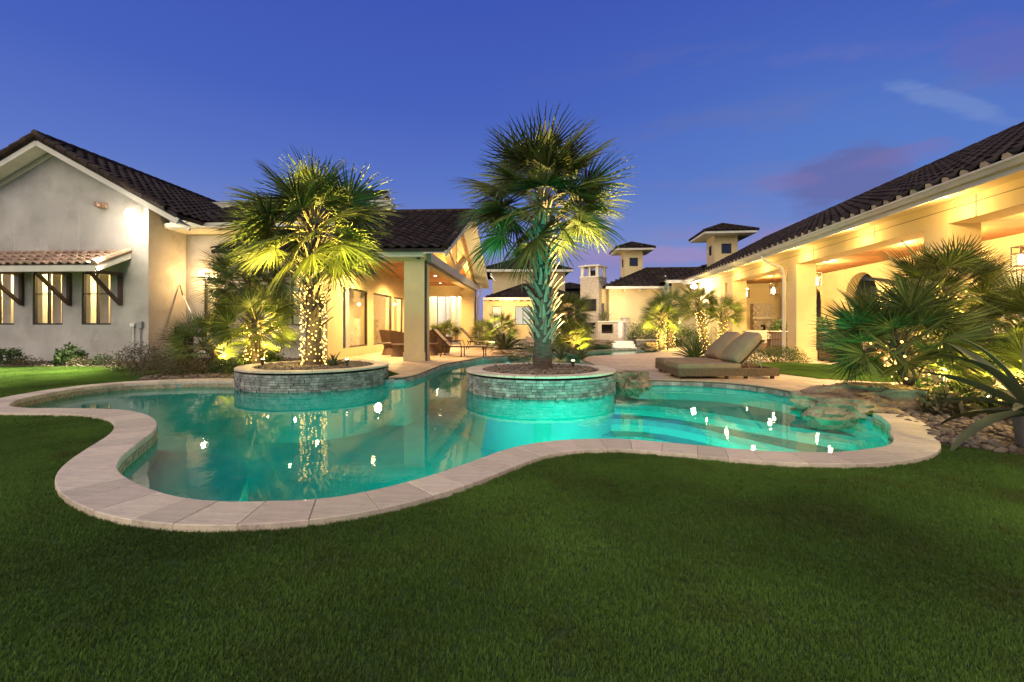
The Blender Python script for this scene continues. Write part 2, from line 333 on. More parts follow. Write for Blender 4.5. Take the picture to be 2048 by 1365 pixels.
# ------------------------------------------------------------------ pool outline and ground
NEARP = [(16,811),(59,816),(176,817),(249,820),(293,829),(312,841),(313,853),(306,863),(281,882),(252,905),(237,923),(234,935),(239,944),(252,954),(281,970),(322,984),(381,997),(440,1002),(516,1002),(599,1000),(683,992),(766,975),(850,954),(905,936),(960,917),(1002,901),(1064,887),(1126,880),(1187,877.5),(1249,878),(1357,887),(1425,893.5),(1492,899),(1559,903),(1648,904.6),(1697,902),(1729,898),(1761,894),(1777,889),(1786,883),(1787,878),(1782,872),(1778,866),(1781,858),(1778,848),(1761,833),(1745,826)]
FARP = [(1664,799),(1627,792),(1582,782),(1514,771),(1447,764.5),(1380,761),(1312,759.5),(1270,759),(1240,752),(1215,740),(1180,725),(1160,716),(1174,712.5),(1227,710.5),(1271,707.5),(1310,705),(1322,701.5),(1300,697),(1270,695),(1220,697),(1190,699),(1140,703),(1080,704),(1035,708),(1007,711),(970,713.5),(933,720),(891,727),(864,737),(836,748),(808,754),(777,754.5)]
BACKW = [(-3.3,10.0),(-4.3,10.2),(-5.1,9.5)]
LEFTP = [(483,761.5),(381,761.5),(281,765),(223,769),(146,777.7),(59,794),(29,801)]
nearw = [P(*p) for p in NEARP]; farw = [P(*p) for p in FARP]; leftw = [P(*p) for p in LEFTP]
def smooth(pts, n=3, closed=False):
    out = []; m = len(pts)
    for i in range(m if closed else m-1):
        p0 = pts[(i-1) % m] if closed or i > 0 else pts[0]; p1 = pts[i]; p2 = pts[(i+1) % m]
        p3 = pts[(i+2) % m] if closed or i < m-2 else pts[m-1]
        for k in range(n):
            t = k/n; out.append(tuple(.5*((2*p1[j])+(-p0[j]+p2[j])*t+(2*p0[j]-5*p1[j]+4*p2[j]-p3[j])*t*t+(-p0[j]+3*p1[j]-3*p2[j]+p3[j])*t**3) for j in (0,1)))
    if not closed: out.append(tuple(pts[-1]))
    return out
near_s = smooth(nearw, 3)[:-1]                       # left tip ... right end
right_gap = [nearw[-1]]
far_s = smooth(farw, 2)
left_s = smooth(leftw, 3)
POOL = near_s + right_gap + far_s + BACKW + left_s    # counter-clockwise seen from above
def inpoly(px, py, poly):
    px = np.asarray(px); py = np.asarray(py); ins = np.zeros(px.shape, bool); n = len(poly)
    for i in range(n):
        x1, y1 = poly[i]; x2, y2 = poly[(i+1) % n]
        if y1 == y2: continue
        c = ((y1 > py) != (y2 > py)) & (px < (x2-x1)*(py-y1)/(y2-y1)+x1); ins ^= c
    return ins
def resample(pts, step):
    P_ = [Vector((p[0], p[1])) for p in pts]; out = [P_[0].copy()]; acc = 0
    tot = sum((P_[i+1]-P_[i]).length for i in range(len(P_)-1)); n = max(1, round(tot/step)); st = tot/n; nxt = st
    for i in range(len(P_)-1):
        L = (P_[i+1]-P_[i]).length
        while nxt <= acc+L+1e-6 and len(out) < n:
            out.append(P_[i].lerp(P_[i+1], (nxt-acc)/L)); nxt += st
        acc += L
    out.append(P_[-1].copy()); return out
def offset(pts, d):
    out = []; n = len(pts)
    for i in range(n):
        a = Vector(pts[max(0, i-1)][:2]); b = Vector(pts[min(n-1, i+1)][:2]); t = (b-a).normalized()
        out.append(Vector((pts[i][0]+t.y*d, pts[i][1]-t.x*d)))
    return out
LAWNZ = -0.042
WATERZ = -0.13
# coping centre line: from the left back round the near side to the rocks at the right
cop_in = smooth(leftw, 3)[:-1] + near_s[0:1] + near_s[1:] + right_gap
cop_in = smooth([tuple(p) for p in resample(cop_in, .22)], 3)
fine = resample(cop_in, .075)
def relax(pts, k):
    pts = [p.copy() for p in pts]
    for _ in range(k):
        q = [pts[0]]+[(pts[i-1]+pts[i]*2+pts[i+1])/4 for i in range(1, len(pts)-1)]+[pts[-1]]; pts = q
    return pts
outer = relax(offset([tuple(p) for p in relax(fine, 8)], .36), 10)
COP_OUT = [tuple(p) for p in outer]
def chamfer(mb, poly, z0, z1, ch=.006):
    n = len(poly); c = Vector((sum(p[0] for p in poly)/n, sum(p[1] for p in poly)/n))
    ins = [Vector(p[:2])+(c-Vector(p[:2])).normalized()*ch*1.4 for p in poly]
    vs = [(p[0], p[1], z0) for p in poly]+[(p[0], p[1], z1-ch) for p in poly]+[(p[0], p[1], z1) for p in ins]
    fs = [(i, (i+1) % n, n+(i+1) % n, n+i) for i in range(n)]+[(n+i, n+(i+1) % n, 2*n+(i+1) % n, 2*n+i) for i in range(n)]+[tuple(range(2*n, 3*n))]
    mb.add(vs, fs)
# ground sheet with the pool cut out
g = MB(); BIG = [(-600,-60),(600,-60),(600,900),(-600,900)]
g.poly(BIG, [POOL], LAWNZ); structure('ground', g, M_lawn, label='dark green lawn around the curved pool')
cop = Thing('pool_coping', 'curved border of pale travertine slabs between front lawn and pool', 'pool coping', (0,3,LAWNZ))
k = 0; i = 0; n = len(fine)
while i < n-2:
    st = 3 if rng.random() < .35 else 4
    j = min(i+st, n-1)
    if n-1-j < 3: j = n-1
    a = [tuple(fine[q]) for q in range(i, j+1)]; b = [tuple(outer[q]) for q in range(i, j+1)][::-1]
    poly = a+b; m = MB(); c = Vector((sum(p[0] for p in poly)/len(poly), sum(p[1] for p in poly)/len(poly)))
    poly = [tuple(Vector(p)+(c-Vector(p)).normalized()*.0018) for p in poly]
    chamfer(m, poly, -.058, rng.uniform(-.001, .0015), .005)
    me = m.mesh('coping_stone', M_trav, False, (c.x, c.y, 0))
    obj('coping_stone', me, cop.e, Matrix.Translation((c.x, c.y-3, -LAWNZ)))
    i = j
# pool shell
def ring_wall(poly, z0, z1): 
    m = MB(); n = len(poly); m.add([(p[0], p[1], z0) for p in poly]+[(p[0], p[1], z1) for p in poly], [((i+1) % n, i, i+n, (i+1) % n+n) for i in range(n)]); return m
basin = MB(); FLOORZ = -1.05
w = ring_wall(POOL, FLOORZ, -.058); basin.add(w.v, w.f); basin.poly(POOL, (), FLOORZ)
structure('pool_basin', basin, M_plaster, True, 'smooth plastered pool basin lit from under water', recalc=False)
wt = MB(); wt.poly(POOL, (), WATERZ)
structure('pool_water', wt, M_water, label='calm turquoise pool water reflecting the lit house', recalc=False)
# steps at the far right and bench at the near left
def shelf(name, poly, z, label):
    m = MB(); m.poly(poly, (), FLOORZ-.02, z); o = structure(name, m, M_plaster, label=label)
    e = MB(); pts = poly; e2 = MB()
    return o
fe = [p for p in far_s if p[0] > 1.9 and p[1] < 9.6] 
ctr = [(2.1, 9.4)]+[]
def far_off(ds):
    base = [Vector(p) for p in resample([(6.2,5.3),(5.6,6.1),(4.9,6.75),(4.3,7.4),(3.6,8.3),(2.8,9.0),(2.0,9.3),(1.2,9.3)], .3)]
    base = relax(base, 6); n = len(base)
    off = []
    for i, p in enumerate(base):
        a = base[max(0,i-1)]; b = base[min(n-1,i+1)]; t = (b-a).normalized(); nrm = Vector((-t.y, t.x))
        d = min(ds*(1+.25*math.sin(i*.25+1.0)), .75+.62*(n-1-i)*.3+.12*ds)
        off.append(tuple(p+nrm*d))
    return off
back = [(1.2, 11.5), (9, 11.5), (9, 5.3)]
for k, (d, z) in enumerate(((.55, -.40), (1.05, -.60), (1.6, -.82))):
    o_ = far_off(d); poly = o_+back
    m = MB(); m.poly(poly, (), FLOORZ-.03, z)
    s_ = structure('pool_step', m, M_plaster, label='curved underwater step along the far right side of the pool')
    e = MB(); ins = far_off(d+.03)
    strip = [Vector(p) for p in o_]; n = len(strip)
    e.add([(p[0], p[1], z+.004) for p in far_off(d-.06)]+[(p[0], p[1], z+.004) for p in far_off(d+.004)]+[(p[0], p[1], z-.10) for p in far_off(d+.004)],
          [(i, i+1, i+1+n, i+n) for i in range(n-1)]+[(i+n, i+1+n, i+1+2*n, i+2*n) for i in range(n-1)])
    obj('step_edge', e.mesh('step_edge', M_step), s_)  # darker band along the edge of each step
bench = smooth([(-4.6,5.15),(-3.6,5.2),(-3.1,5.05),(-2.7,4.65),(-2.42,4.1),(-2.25,3.6),(-2.3,2.4),(-4.6,2.4)], 3, True)
m = MB(); m.poly(bench, (), FLOORZ-.02, -.36); b_ = structure('pool_bench', m, M_plaster, label='rounded underwater bench in the near left corner of the pool')
# waterline tiles (three rows, small) as joined geometry and rough stone course on the far right edge
def course(path, z0, z1, step, proud, mat_, name, parent, jit=.25, maxn=300, flip=1, joined=False):
    pts = resample(path, step*.5); i = 0; cnt = 0; J = MB()
    while i < len(pts)-1:
        j = min(len(pts)-1, i+(2 if rng.random() < .6 else 3)); a = pts[i]; b = pts[j]; t = (b-a); L = t.length; t = t/max(L, 1e-6); nrm = Vector((-t.y, t.x))*flip
        pr = proud*rng.uniform(.4, 1.4); m = J if joined else MB(); g_ = .004
        A = a+t*g_; B = b-t*g_
        q = [A-nrm*.06, B-nrm*.06, B+nrm*pr*rng.uniform(.7,1.2), A+nrm*pr]
        z0_ = z0+.003; z1_ = z1-.003
        m.add([(p.x, p.y, z0_) for p in q]+[(p.x, p.y, z1_) for p in q], [(3,2,1,0),(4,5,6,7),(0,1,5,4),(1,2,6,5),(2,3,7,6),(3,0,4,7)])
        if not joined: obj(name, m.mesh(name, mat_), parent)
        cnt += 1; i = j
    if joined: obj(name, J.mesh(name, mat_, recalc=False), parent, kind='stuff')
bas = bpy.data.objects['pool_basin']
allleft = [tuple(p) for p in cop_in]
for r_ in range(3): course(allleft, -.06-.045*(r_+1), -.06-.045*r_, .06+.012*r_, .006, M_tile, 'waterline_tile', bas, joined=True)
rightedge = [p for p in resample(far_s, .15) if p.x > 2.35 and p.y < 9.8 ]
course([tuple(p) for p in rightedge], -.115, -.035, .17, .03, M_ledger, 'edge_stone', bas)
streamedge = [tuple(p) for p in resample([p for p in far_s if p[1] > 9.9 or p[0] < 0], .2)]
course(streamedge, -.12, -.03, .14, .012, M_ledger, 'stream_tile', bas, joined=True)

# ------------------------------------------------------------------ decks
def clip_rect(poly, x0, x1, y0, y1):
    def cl(ps, ins, inter):
        out = []
        for i in range(len(ps)):
            a = ps[i-1]; b = ps[i]; ia = ins(a); ib = ins(b)
            if ib:
                if not ia: out.append(inter(a, b))
                out.append(b)
            elif ia: out.append(inter(a, b))
        return out
    def ix(v): return lambda a, b: (v, a[1]+(b[1]-a[1])*(v-a[0])/(b[0]-a[0]))
    def iy(v): return lambda a, b: (a[0]+(b[0]-a[0])*(v-a[1])/(b[1]-a[1]), v)
    for ins, it in ((lambda p: p[0] >= x0, ix(x0)), (lambda p: p[0] <= x1, ix(x1)), (lambda p: p[1] >= y0, iy(y0)), (lambda p: p[1] <= y1, iy(y1))):
        if not poly: return []
        poly = cl(poly, ins, it)
    return poly
def parea(p): return abs(sum(p[i-1][0]*p[i][1]-p[i][0]*p[i-1][1] for i in range(len(p))))/2
def deck(name, outer_w, fr, tx, ty, label, maxobj=230, ymax_tiles=26):
    """outer_w: polygon in world xy. Slab + pavers laid along the frame"""
    b = MB(); b.poly(outer_w, (), LAWNZ-.02, -.014); d = structure(name, b, M_grout, label=label)
    loc = [(x*fr.c - y*fr.s, x*fr.s + y*fr.c) for x, y in outer_w]
    xs = [p[0] for p in loc]; ys = [p[1] for p in loc]; cells = []
    r = 0; y = math.floor(min(ys)/ty)*ty
    while y < min(max(ys), ymax_tiles):
        x = math.floor(min(xs)/tx)*tx - (r % 2)*tx/2
        while x < max(xs):
            q = clip_rect(loc, x+.0055, x+tx-.0055, y+.0055, y+ty-.0055)
            q2 = []
            for p in q:
                if not q2 or math.hypot(p[0]-q2[-1][0], p[1]-q2[-1][1]) > 1e-4: q2.append(p)
            if len(q2) >= 3 and math.hypot(q2[0][0]-q2[-1][0], q2[0][1]-q2[-1][1]) < 1e-4: q2.pop()
            if len(q2) >= 3 and parea(q2) > 4e-4: cells.append(([tuple(fr.w(p))[:2] for p in q2]))
            x += tx
        y += ty; r += 1
    cells.sort(key=lambda q: min(math.hypot(p[0], p[1]) for p in q)); J = MB(); cnt = 0
    for q in cells:
        c = (sum(p[0] for p in q)/len(q), sum(p[1] for p in q)/len(q)); vis = abs(c[0]) < 1.2*c[1]
        z1 = rng.uniform(-.0015, .0015)
        if cnt < maxobj and vis and c[1] < 19:
            m = MB(); m.poly(q, (), -.013, z1); me = m.mesh('paver', M_trav2, False, (c[0], c[1], 0)); obj('paver', me, d, Matrix.Translation((c[0], c[1], 0))); cnt += 1
        else: J.poly(q, (), -.013, z1)
    if J.v: obj('distant_pavers', J.mesh('distant_pavers', M_trav2, recalc=False), d, kind='stuff')
    return d
ri = [tuple(p) for p in far_s]
i0 = 0; i1 = min(range(len(ri)), key=lambda i: abs(ri[i][0]-6.6)+abs(ri[i][1]-20.2))
deckR = ri[i0:i1+1] + [(7.2,22),(7.0,26),(9.6,27),(16,27),(16,6.0),(9.5,8.0),(8.0,7.6),(6.4,7.6),(5.4,6.9)]
deckR = deckR[::-1]
deck('pool_deck', deckR, FR, .61, .41, 'tan travertine paving between the pool and the right hand porch')
j0 = min(range(len(ri)), key=lambda i: abs(ri[i][0]-.2)+abs(ri[i][1]-17.9)); 
deckL = ri[j0:] + [(-2.55,10.4),(-3.0,11.2),(-4.6,11.6),(-5.3,12.6),(-5.9,14.0),(-7.6,30),(3,38),(3,30),(.5,22)]
deckL = deckL[::-1]
deck('patio_paving', deckL, FL, .61, .41, 'tan stone paving under and around the covered patio', 200)

# ------------------------------------------------------------------ grass
LBED = [(-6.4,9.5),(-7.3,9.35),(-7.7,9.25),(-8.1,9.9),(-8.3,11.5),(-9.5,12.3),(-12,12.6),(-16,12.6),(-22,12.4),(-22,14.6),(-12.0,14.4),(-11.3,16.8),(-6.4,16.8),(-5.9,14.0),(-5.3,12.6),(-4.6,11.6),(-4.9,10.8),(-5.6,9.6)]
RBED = [P(1880,893,LAWNZ),P(1842,850),P(1790,835),P(1750,812),P(1700,785),(6.4,7.6),(8.0,7.6),(9.5,8.0),(11,7.0),(11,3.0),P(2120,925,LAWNZ),P(1990,905,LAWNZ)]
RLAWN = [P(1497,730),P(1560,727),P(1640,730),P(1715,735),(9.9,11.0),(9.6,9.2),P(1770,765),P(1640,758),P(1555,748)]
ISLE = [P(1090,700),P(1105,692),P(1150,688),P(1222,696),P(1150,701)]
COPALL = POOL
outside = COP_OUT + [tuple(p) for p in reversed(fine)]
def scatter(polys_in, polys_out, box, dens, seed):
    g_ = np.random.default_rng(seed); n = int((box[1]-box[0])*(box[3]-box[2])*dens)
    x = g_.uniform(box[0], box[1], n); y = g_.uniform(box[2], box[3], n); ok = np.abs(x) < 1.2*y+2.2
    x = x[ok]; y = y[ok]
    if polys_in:
        k_ = np.zeros(len(x), bool)
        for p in polys_in: k_ |= inpoly(x, y, p)
        x = x[k_]; y = y[k_]
    for p in polys_out:
        k_ = ~inpoly(x, y, p); x = x[k_]; y = y[k_]
    return x, y
def tuft(seed, nb, h, wd, spread):
    g_ = random.Random(seed); m = MB()
    for _ in range(nb):
        a = g_.uniform(0, 2*PI); r = spread*math.sqrt(g_.random()); x = r*math.cos(a); y = r*math.sin(a); hh = h*g_.uniform(.55, 1.1)
        b = g_.uniform(0, 2*PI); dx, dy = math.cos(b)*wd/2, math.sin(b)*wd/2; l = g_.uniform(0, .6)*hh; c = g_.uniform(0, 2*PI); lx, ly = math.cos(c)*l, math.sin(c)*l
        m.add([(x-dx,y-dy,0),(x+dx,y+dy,0),(x+lx*.4+dx*.8,y+ly*.4+dy*.8,hh*.6),(x+lx*.4-dx*.8,y+ly*.4-dy*.8,hh*.6),(x+lx,y+ly,hh)], [(0,1,2,3),(3,2,4)])
    return m
def inst_group(src_mesh, mat_):
    ng = bpy.data.node_groups.new('grass_instances', 'GeometryNodeTree')
    ng.interface.new_socket('Geometry', in_out='INPUT', socket_type='NodeSocketGeometry'); ng.interface.new_socket('Geometry', in_out='OUTPUT', socket_type='NodeSocketGeometry')
    gi = ng.nodes.new('NodeGroupInput'); go = ng.nodes.new('NodeGroupOutput'); ip = ng.nodes.new('GeometryNodeInstanceOnPoints')
    oi = ng.nodes.new('GeometryNodeObjectInfo'); oi.inputs['Object'].default_value = src_mesh; oi.inputs['As Instance'].default_value = True
    rv = ng.nodes.new('FunctionNodeRandomValue'); rv.data_type = 'FLOAT_VECTOR'; rv.inputs[0].default_value = (-.12,-.12,0); rv.inputs[1].default_value = (.12,.12,6.283)
    rs = ng.nodes.new('FunctionNodeRandomValue'); rs.data_type = 'FLOAT'; rs.inputs[2].default_value = .7; rs.inputs[3].default_value = 1.25; rs.inputs['Seed'].default_value = 3
    L = ng.links
    L.new(gi.outputs[0], ip.inputs['Points']); L.new(oi.outputs['Geometry'], ip.inputs['Instance']); L.new(rv.outputs[0], ip.inputs['Rotation']); L.new(rs.outputs[1], ip.inputs['Scale']); L.new(ip.outputs[0], go.inputs[0])
    return ng
def grass(name, x, y, z, tm, label):
    src = obj('tuft_source', tm.mesh('grass_tuft', M_blade, recalc=False)); 
    me = bpy.data.meshes.new(name); me.vertices.add(len(x)); me.vertices.foreach_set('co', np.stack([x, y, np.full(len(x), z)], 1).astype(np.float32).ravel()); me.materials.append(M_blade)
    o = obj(name, me, kind='stuff', label=label); md = o.modifiers.new('instances', 'NODES'); md.node_group = inst_group(src, M_blade)
    COL.objects.unlink(src)
    return o
OUTALL = [POOL, outside, RBED, LBED, deckR[::-1], deckL[::-1]]
planters = [((.56, 9.0), 1.44), ((-4.31, 9.95), 1.60)]
for nm, y0, y1, dens, tm in (('grass', .9, 3.0, 4200, tuft(1, 16, .018, .0022, .022)), ('grass', 3.0, 5.0, 2200, tuft(2, 20, .020, .0036, .03)), ('grass', 5.0, 12.7, 600, tuft(3, 30, .024, .007, .055))):
    x, y = scatter(None, OUTALL, (-1.2*y1-2.2, 1.2*y1+2.2, y0, y1), dens, int(y0*10))
    if y0 >= 5: k_ = ~((x > 6) & (y > 6)); x = x[k_]; y = y[k_]
    grass(nm, x, y, LAWNZ, tm, 'short dense turf around the pool')
m = MB(); m.poly(RLAWN[::-1] if False else RLAWN, (), .004); structure('side_lawn', m, M_lawn, label='small lawn strip between chaise loungers and right porch')
x, y = scatter([RLAWN], [], (5.5, 10.5, 8.5, 14), 550, 9); grass('side_grass', x, y, .004, tuft(5, 22, .04, .008, .055), 'turf on the small lawn strip beside the porch')
m = MB(); m.poly(ISLE, (), .0, .06); structure('island_lawn', m, M_lawn, label='dark wedge of lawn between the stream and the raised spa')
# beds
def bedsheet(name, poly, z, label):
    m = MB(); m.poly(poly, (), z); return structure(name, m, M_soil, label=label)
bedsheet('left_planting_bed', LBED, LAWNZ+.012, 'mulched planting bed along the left house wall')
bedsheet('right_planting_bed', RBED, LAWNZ+.016, 'stony planting bed under the palms on the right')
def stones(name, polys, dens, box, smin, smax, z, label, mat_=None, seed=1, outp=()):
    x, y = scatter(polys, list(outp), box, dens, seed); g_ = np.random.default_rng(seed+5)
    bm = bmesh.new(); bmesh.ops.create_icosphere(bm, subdivisions=1, radius=1); V = np.array([v.co[:] for v in bm.verts]); Fc = np.array([[v.index for v in f.verts] for f in bm.faces]); bm.free()
    n = len(x); s = g_.uniform(smin, smax, (n,1,1))*g_.uniform(.6, 1.3, (n,1,3)); s[:,:,2] *= .55
    a = g_.uniform(0, 2*PI, n); ca, sa = np.cos(a)[:,None], np.sin(a)[:,None]
    v = V[None]*(1+g_.uniform(-.25,.25,(n,12,1)))*s
    vx = v[:,:,0]*ca-v[:,:,1]*sa+x[:,None]; vy = v[:,:,0]*sa+v[:,:,1]*ca+y[:,None]; vz = v[:,:,2]+z+g_.uniform(-.2,.8,(n,1))*smin
    co = np.stack([vx,vy,vz],2).reshape(-1,3); fi = (Fc[None]+np.arange(n)[:,None,None]*12).reshape(-1,3)
    me = bpy.data.meshes.new(name); me.from_pydata(co.tolist(), [], fi.tolist()); me.materials.append(mat_ or M_gravel)
    me.polygons.foreach_set('use_smooth', [True]*len(me.polygons))
    return obj(name, me, kind='stuff', label=label)
stones('bed_stones', [LBED], 55, (-22,-4,9,17), .02, .055, LAWNZ+.02, 'loose stones and mulch in the left planting bed', seed=3)
stones('bed_stones', [RBED], 170, (3.5,12,2.5,8.2), .022, .065, LAWNZ+.02, 'loose river stones in the right planting bed', seed=4)

# ------------------------------------------------------------------ boulders
def boulder(label, c, size, rz, seed, base=None, group=None, flat=.5):
    bm = bmesh.new(); bmesh.ops.create_icosphere(bm, subdivisions=4, radius=1)
    for v in bm.verts:
        p = v.co.copy(); n1 = noise.noise(p*1.1+Vector((seed,0,0))); n2 = noise.noise(p*3+Vector((0,seed,0))); n3 = noise.noise(p*8+Vector((0,0,seed)))
        lay = abs(((p.z*2.3+n1*.8) % 1)-.5)
        n4 = noise.cell(p*2.6+Vector((seed*3,0,0))); v.co = p*(1+.30*n1+.16*n2+.08*n3-.16*lay+.14*(n4-.5))
        v.co.z = max(-.8, min(.62+.08*n2, v.co.z))
        v.co = Vector((v.co.x*size[0], v.co.y*size[1], (v.co.z+.8)*size[2]))
    me = bpy.data.meshes.new('boulder'); bm.to_mesh(me); bm.free(); me.materials.append(M_boulder)
    me.polygons.foreach_set('use_smooth', [False]*len(me.polygons))
    try: me.set_sharp_from_angle(angle=R(22))
    except Exception: pass
    o = obj('boulder', me); o.location = c; o.rotation_euler = (0, 0, rz); o['label'] = label; o['category'] = 'rock'
    if group: o['group'] = group
    return o
boulder('brown boulder wedged between the central planter and the deck edge', (2.42, 9.25, -.32), (.42,.42,.34), .3, 1)
boulder('broad flat rock slab with yellow lit top at the right end of the pool', (5.25, 6.5, -.10), (1.0,.45,.25), -.25, 2, group='rocks at the right end of the pool')  # yellow top is lamplight; rock material has no separate top colour
boulder('dark jagged rock dipping into the water below the flat slab', (4.62, 6.3, -.30), (.66,.46,.30), -.35, 3, group='rocks at the right end of the pool')
boulder('small brown rock at the deck edge behind the jagged pool rock', (4.78, 6.82, -.10), (.30,.16,.12), .1, 4, group='rocks at the right end of the pool')
boulder('low rounded rock beside the agave at the edge of the stream', (-.05, 17.6, -.15), (.75,.45,.22), .1, 5)
boulder('dark rock overhanging the far end of the stream', (6.55, 21.6, -.15), (.5,.4,.33), .5, 6)
boulder('dark rock slab lying on the raised spa wall', (3.9, 22.1, .10), (1.0,.4,.22), .1, 8)

# ------------------------------------------------------------------ planters
def planter(cx, cy, r, label, seed):
    T = Thing('round_planter', label, 'planter', (cx, cy, -.2)); g_ = random.Random(seed); b = T.base
    core = MB(); core.lathe([(r-.05, -.85), (r-.05, .34), (r-.33, .34), (r-.33, 0)], n=64); T.part('core_wall', core, M_grout, smooth=True)
    low = MB(); low.lathe([(r-.012, -.88), (r-.012, .045)], n=72); T.part('plaster_base', low, M_plaster, smooth=True)
    rows = 8; h = .38/rows; J = MB(); cells = []
    for q in range(rows):
        a = g_.random()
        end = a+2*PI
        while a < end-.03:
            da = g_.choice([.065,.085,.105,.125])*1.44/r; 
            if a+da > end: da = end-a
            cells.append((q, a, da)); a += da
    cells.sort(key=lambda c: math.sin(c[1]+c[2]/2)); cnt = 0
    for (q, a, da) in cells:
        pr = g_.uniform(-.002, .02); z0 = -.0+q*h+.003+.005; z1 = z0+h-.006; m = MB() if cnt < 296 else J; g2 = .004/r
        aa = [a+g2, a+da/2, a+da-g2]; ri_ = r-.055; ro = [r+pr+g_.uniform(-.005,.005) for _ in aa]
        vs = [(ri_*math.cos(t), ri_*math.sin(t), z) for z in (z0, z1) for t in aa]+[((o_)*math.cos(t), (o_)*math.sin(t), z) for z in (z0, z1) for t, o_ in zip(aa, ro)]
        m.add(vs, [(3,4,10,9),(4,5,11,10),(6,7,1,0),(7,8,2,1),(6,9,10,7),(7,10,11,8),(0,3,9,6),(8,11,5,2)])
        if m is not J: obj('brick', m.mesh('brick', M_ledger), T.e)
        cnt += 1
    if J.v: obj('rear_bricks', J.mesh('rear_bricks', M_ledger), T.e, kind='stuff')
    n = 26
    for k_ in range(n):
        a0 = 2*PI*k_/n+.004/r; a1 = 2*PI*(k_+1)/n-.004/r; aa = [a0+(a1-a0)*t/3 for t in range(4)]
        poly = [((r+.02)*math.cos(t), (r+.02)*math.sin(t)) for t in aa]+[((r-.30)*math.cos(t), (r-.30)*math.sin(t)) for t in aa[::-1]]
        m = MB(); chamfer(m, poly, .402, .437+g_.uniform(-.001,.001), .008); c = (sum(p[0] for p in poly)/8, sum(p[1] for p in poly)/8)
        obj('cap_stone', m.mesh('cap_stone', M_trav, False, (c[0], c[1], 0)), T.e, Matrix.Translation((c[0], c[1], .02)))
    s = MB(); s.lathe([(r-.32, .40), (r*.4, .44), (.001, .46)], n=40); T.part('soil', s, M_soil)
    circ = [(cx+(r-.34)*math.cos(2*PI*t/24), cy+(r-.34)*math.sin(2*PI*t/24)) for t in range(24)]
    stones('planter_stones', [circ], 260, (cx-r, cx+r, cy-r, cy+r), .018, .045, .245, 'pebbles and bark filling the planter', seed=seed)
    return T
planter(.56, 9.0, 1.44, 'round stone planter in the centre of the pool holding the tallest palm', 11)
planter(-4.24, 9.85, 1.50, 'round stone planter on the left side of the pool holding a palm with fairy lights', 12)
# ------------------------------------------------------------------ roofs
def tile_mesh(tw, tl, h=.05, th=.018, m_=M_roof, flat=False):
    pr = []
    for k in range(5):
        t = k/4; pr.append((tw*.62*t, h*math.sin(PI*t)**.8 if 0 < t < 1 else 0))
    pr += [(tw*.80, -.012), (tw*1.02, 0.0)]
    n = len(pr); L = tl*1.08; lift = .03
    top = [(x, 0, z+lift+th) for x, z in pr]+[(x, L, z) for x, z in pr]+[(x, 0, z+lift-.004) for x, z in pr]
    fs = [(i, i+1, i+1+n, i+n) for i in range(n-1)]+[(i+2*n, i+1+2*n, i+1, i) for i in range(n-1)]
    fs += [(2*n, 0, n), (n-1, 3*n-1, 2*n-1)]
    return top, fs
def tile_roof(T, name, o, e, s, W_, L_, tw=.33, tl=.38, mask=None, mat_=M_roof, matj=M_roof_far, nobj=0, under=True, th=.018):
    """tiles on the rectangle o + a*e + b*s (frame coordinates of thing T)"""
    o = Vector(o); e = Vector(e).normalized(); s = Vector(s).normalized(); nrm = e.cross(s)
    if nrm.z < 0: nrm = -nrm
    tl = L_/max(1, round(L_/tl)); vs, fs = tile_mesh(tw, tl, th=th); V = np.array(vs); Fa = fs
    M3 = Matrix((e, s, nrm)).transposed(); cells = []
    nr = max(1, int(round(L_/tl))); nc = int(math.ceil(W_/tw))
    for j in range(nr):
        for i in range(nc):
            a, b = i*tw, j*tl
            if mask and not mask(a+tw/2, b+tl/2): continue
            p = o+e*a+s*b; wp = T.fr.w(p) if T.fr else T.e.matrix_basis @ p
            cells.append(((wp-cam.location).length, p, wp))
    cells.sort(key=lambda c: c[0]); ob = [c for c in cells if abs(c[2].x) < 1.18*c[2].y+.5][:nobj] if nobj else []; ids = set(id(c) for c in ob)
    me = None
    for c in ob:
        if me is None:
            me = bpy.data.meshes.new('roof_tile'); me.from_pydata(vs, [], fs); me.materials.append(mat_)
            me.polygons.foreach_set('use_smooth', [True]*len(me.polygons)); me.set_sharp_from_angle(angle=R(50))
        jit = Matrix.Rotation(rng.normal(0, .012), 3, 'Z') @ Matrix.Rotation(rng.normal(0, .008), 3, 'X')
        mtx = Matrix.Translation(c[1]-T.shift+nrm*rng.uniform(-.003,.004)) @ (M3 @ jit).to_4x4()
        obj('roof_tile', me, T.e, mtx)
    rest = [c for c in cells if id(c) not in ids]
    if rest:
        Mn = np.array(M3); n = len(V); off = np.array([tuple(c[1]-T.shift) for c in rest]); hj = rng.uniform(-.004, .004, (len(rest),1,1))*np.array(tuple(nrm))
        co = (V@Mn.T)[None]+off[:,None,:]+hj
        fl = [tuple(q+k*n for q in f) for k in range(len(rest)) for f in Fa]
        me2 = bpy.data.meshes.new('tile_field'); me2.from_pydata(co.reshape(-1,3).tolist(), [], fl); me2.materials.append(matj)
        me2.polygons.foreach_set('use_smooth', [True]*len(me2.polygons)); me2.set_sharp_from_angle(angle=R(50))
        obj('tile_field', me2, T.e, kind='stuff')
def plane_slab(T, name, quad, th, m_):
    q = [Vector(p) for p in quad]; nrm = (q[1]-q[0]).cross(q[-1]-q[0]).normalized(); nrm = nrm if nrm.z > 0 else -nrm; n = len(q)
    m = MB(); m.add([p for p in q]+[p-nrm*th for p in q], [tuple(range(n)), tuple(range(n, 2*n))[::-1]]+[(i, i+n, (i+1) % n+n, (i+1) % n) for i in range(n)])
    return T.part(name, m, m_)
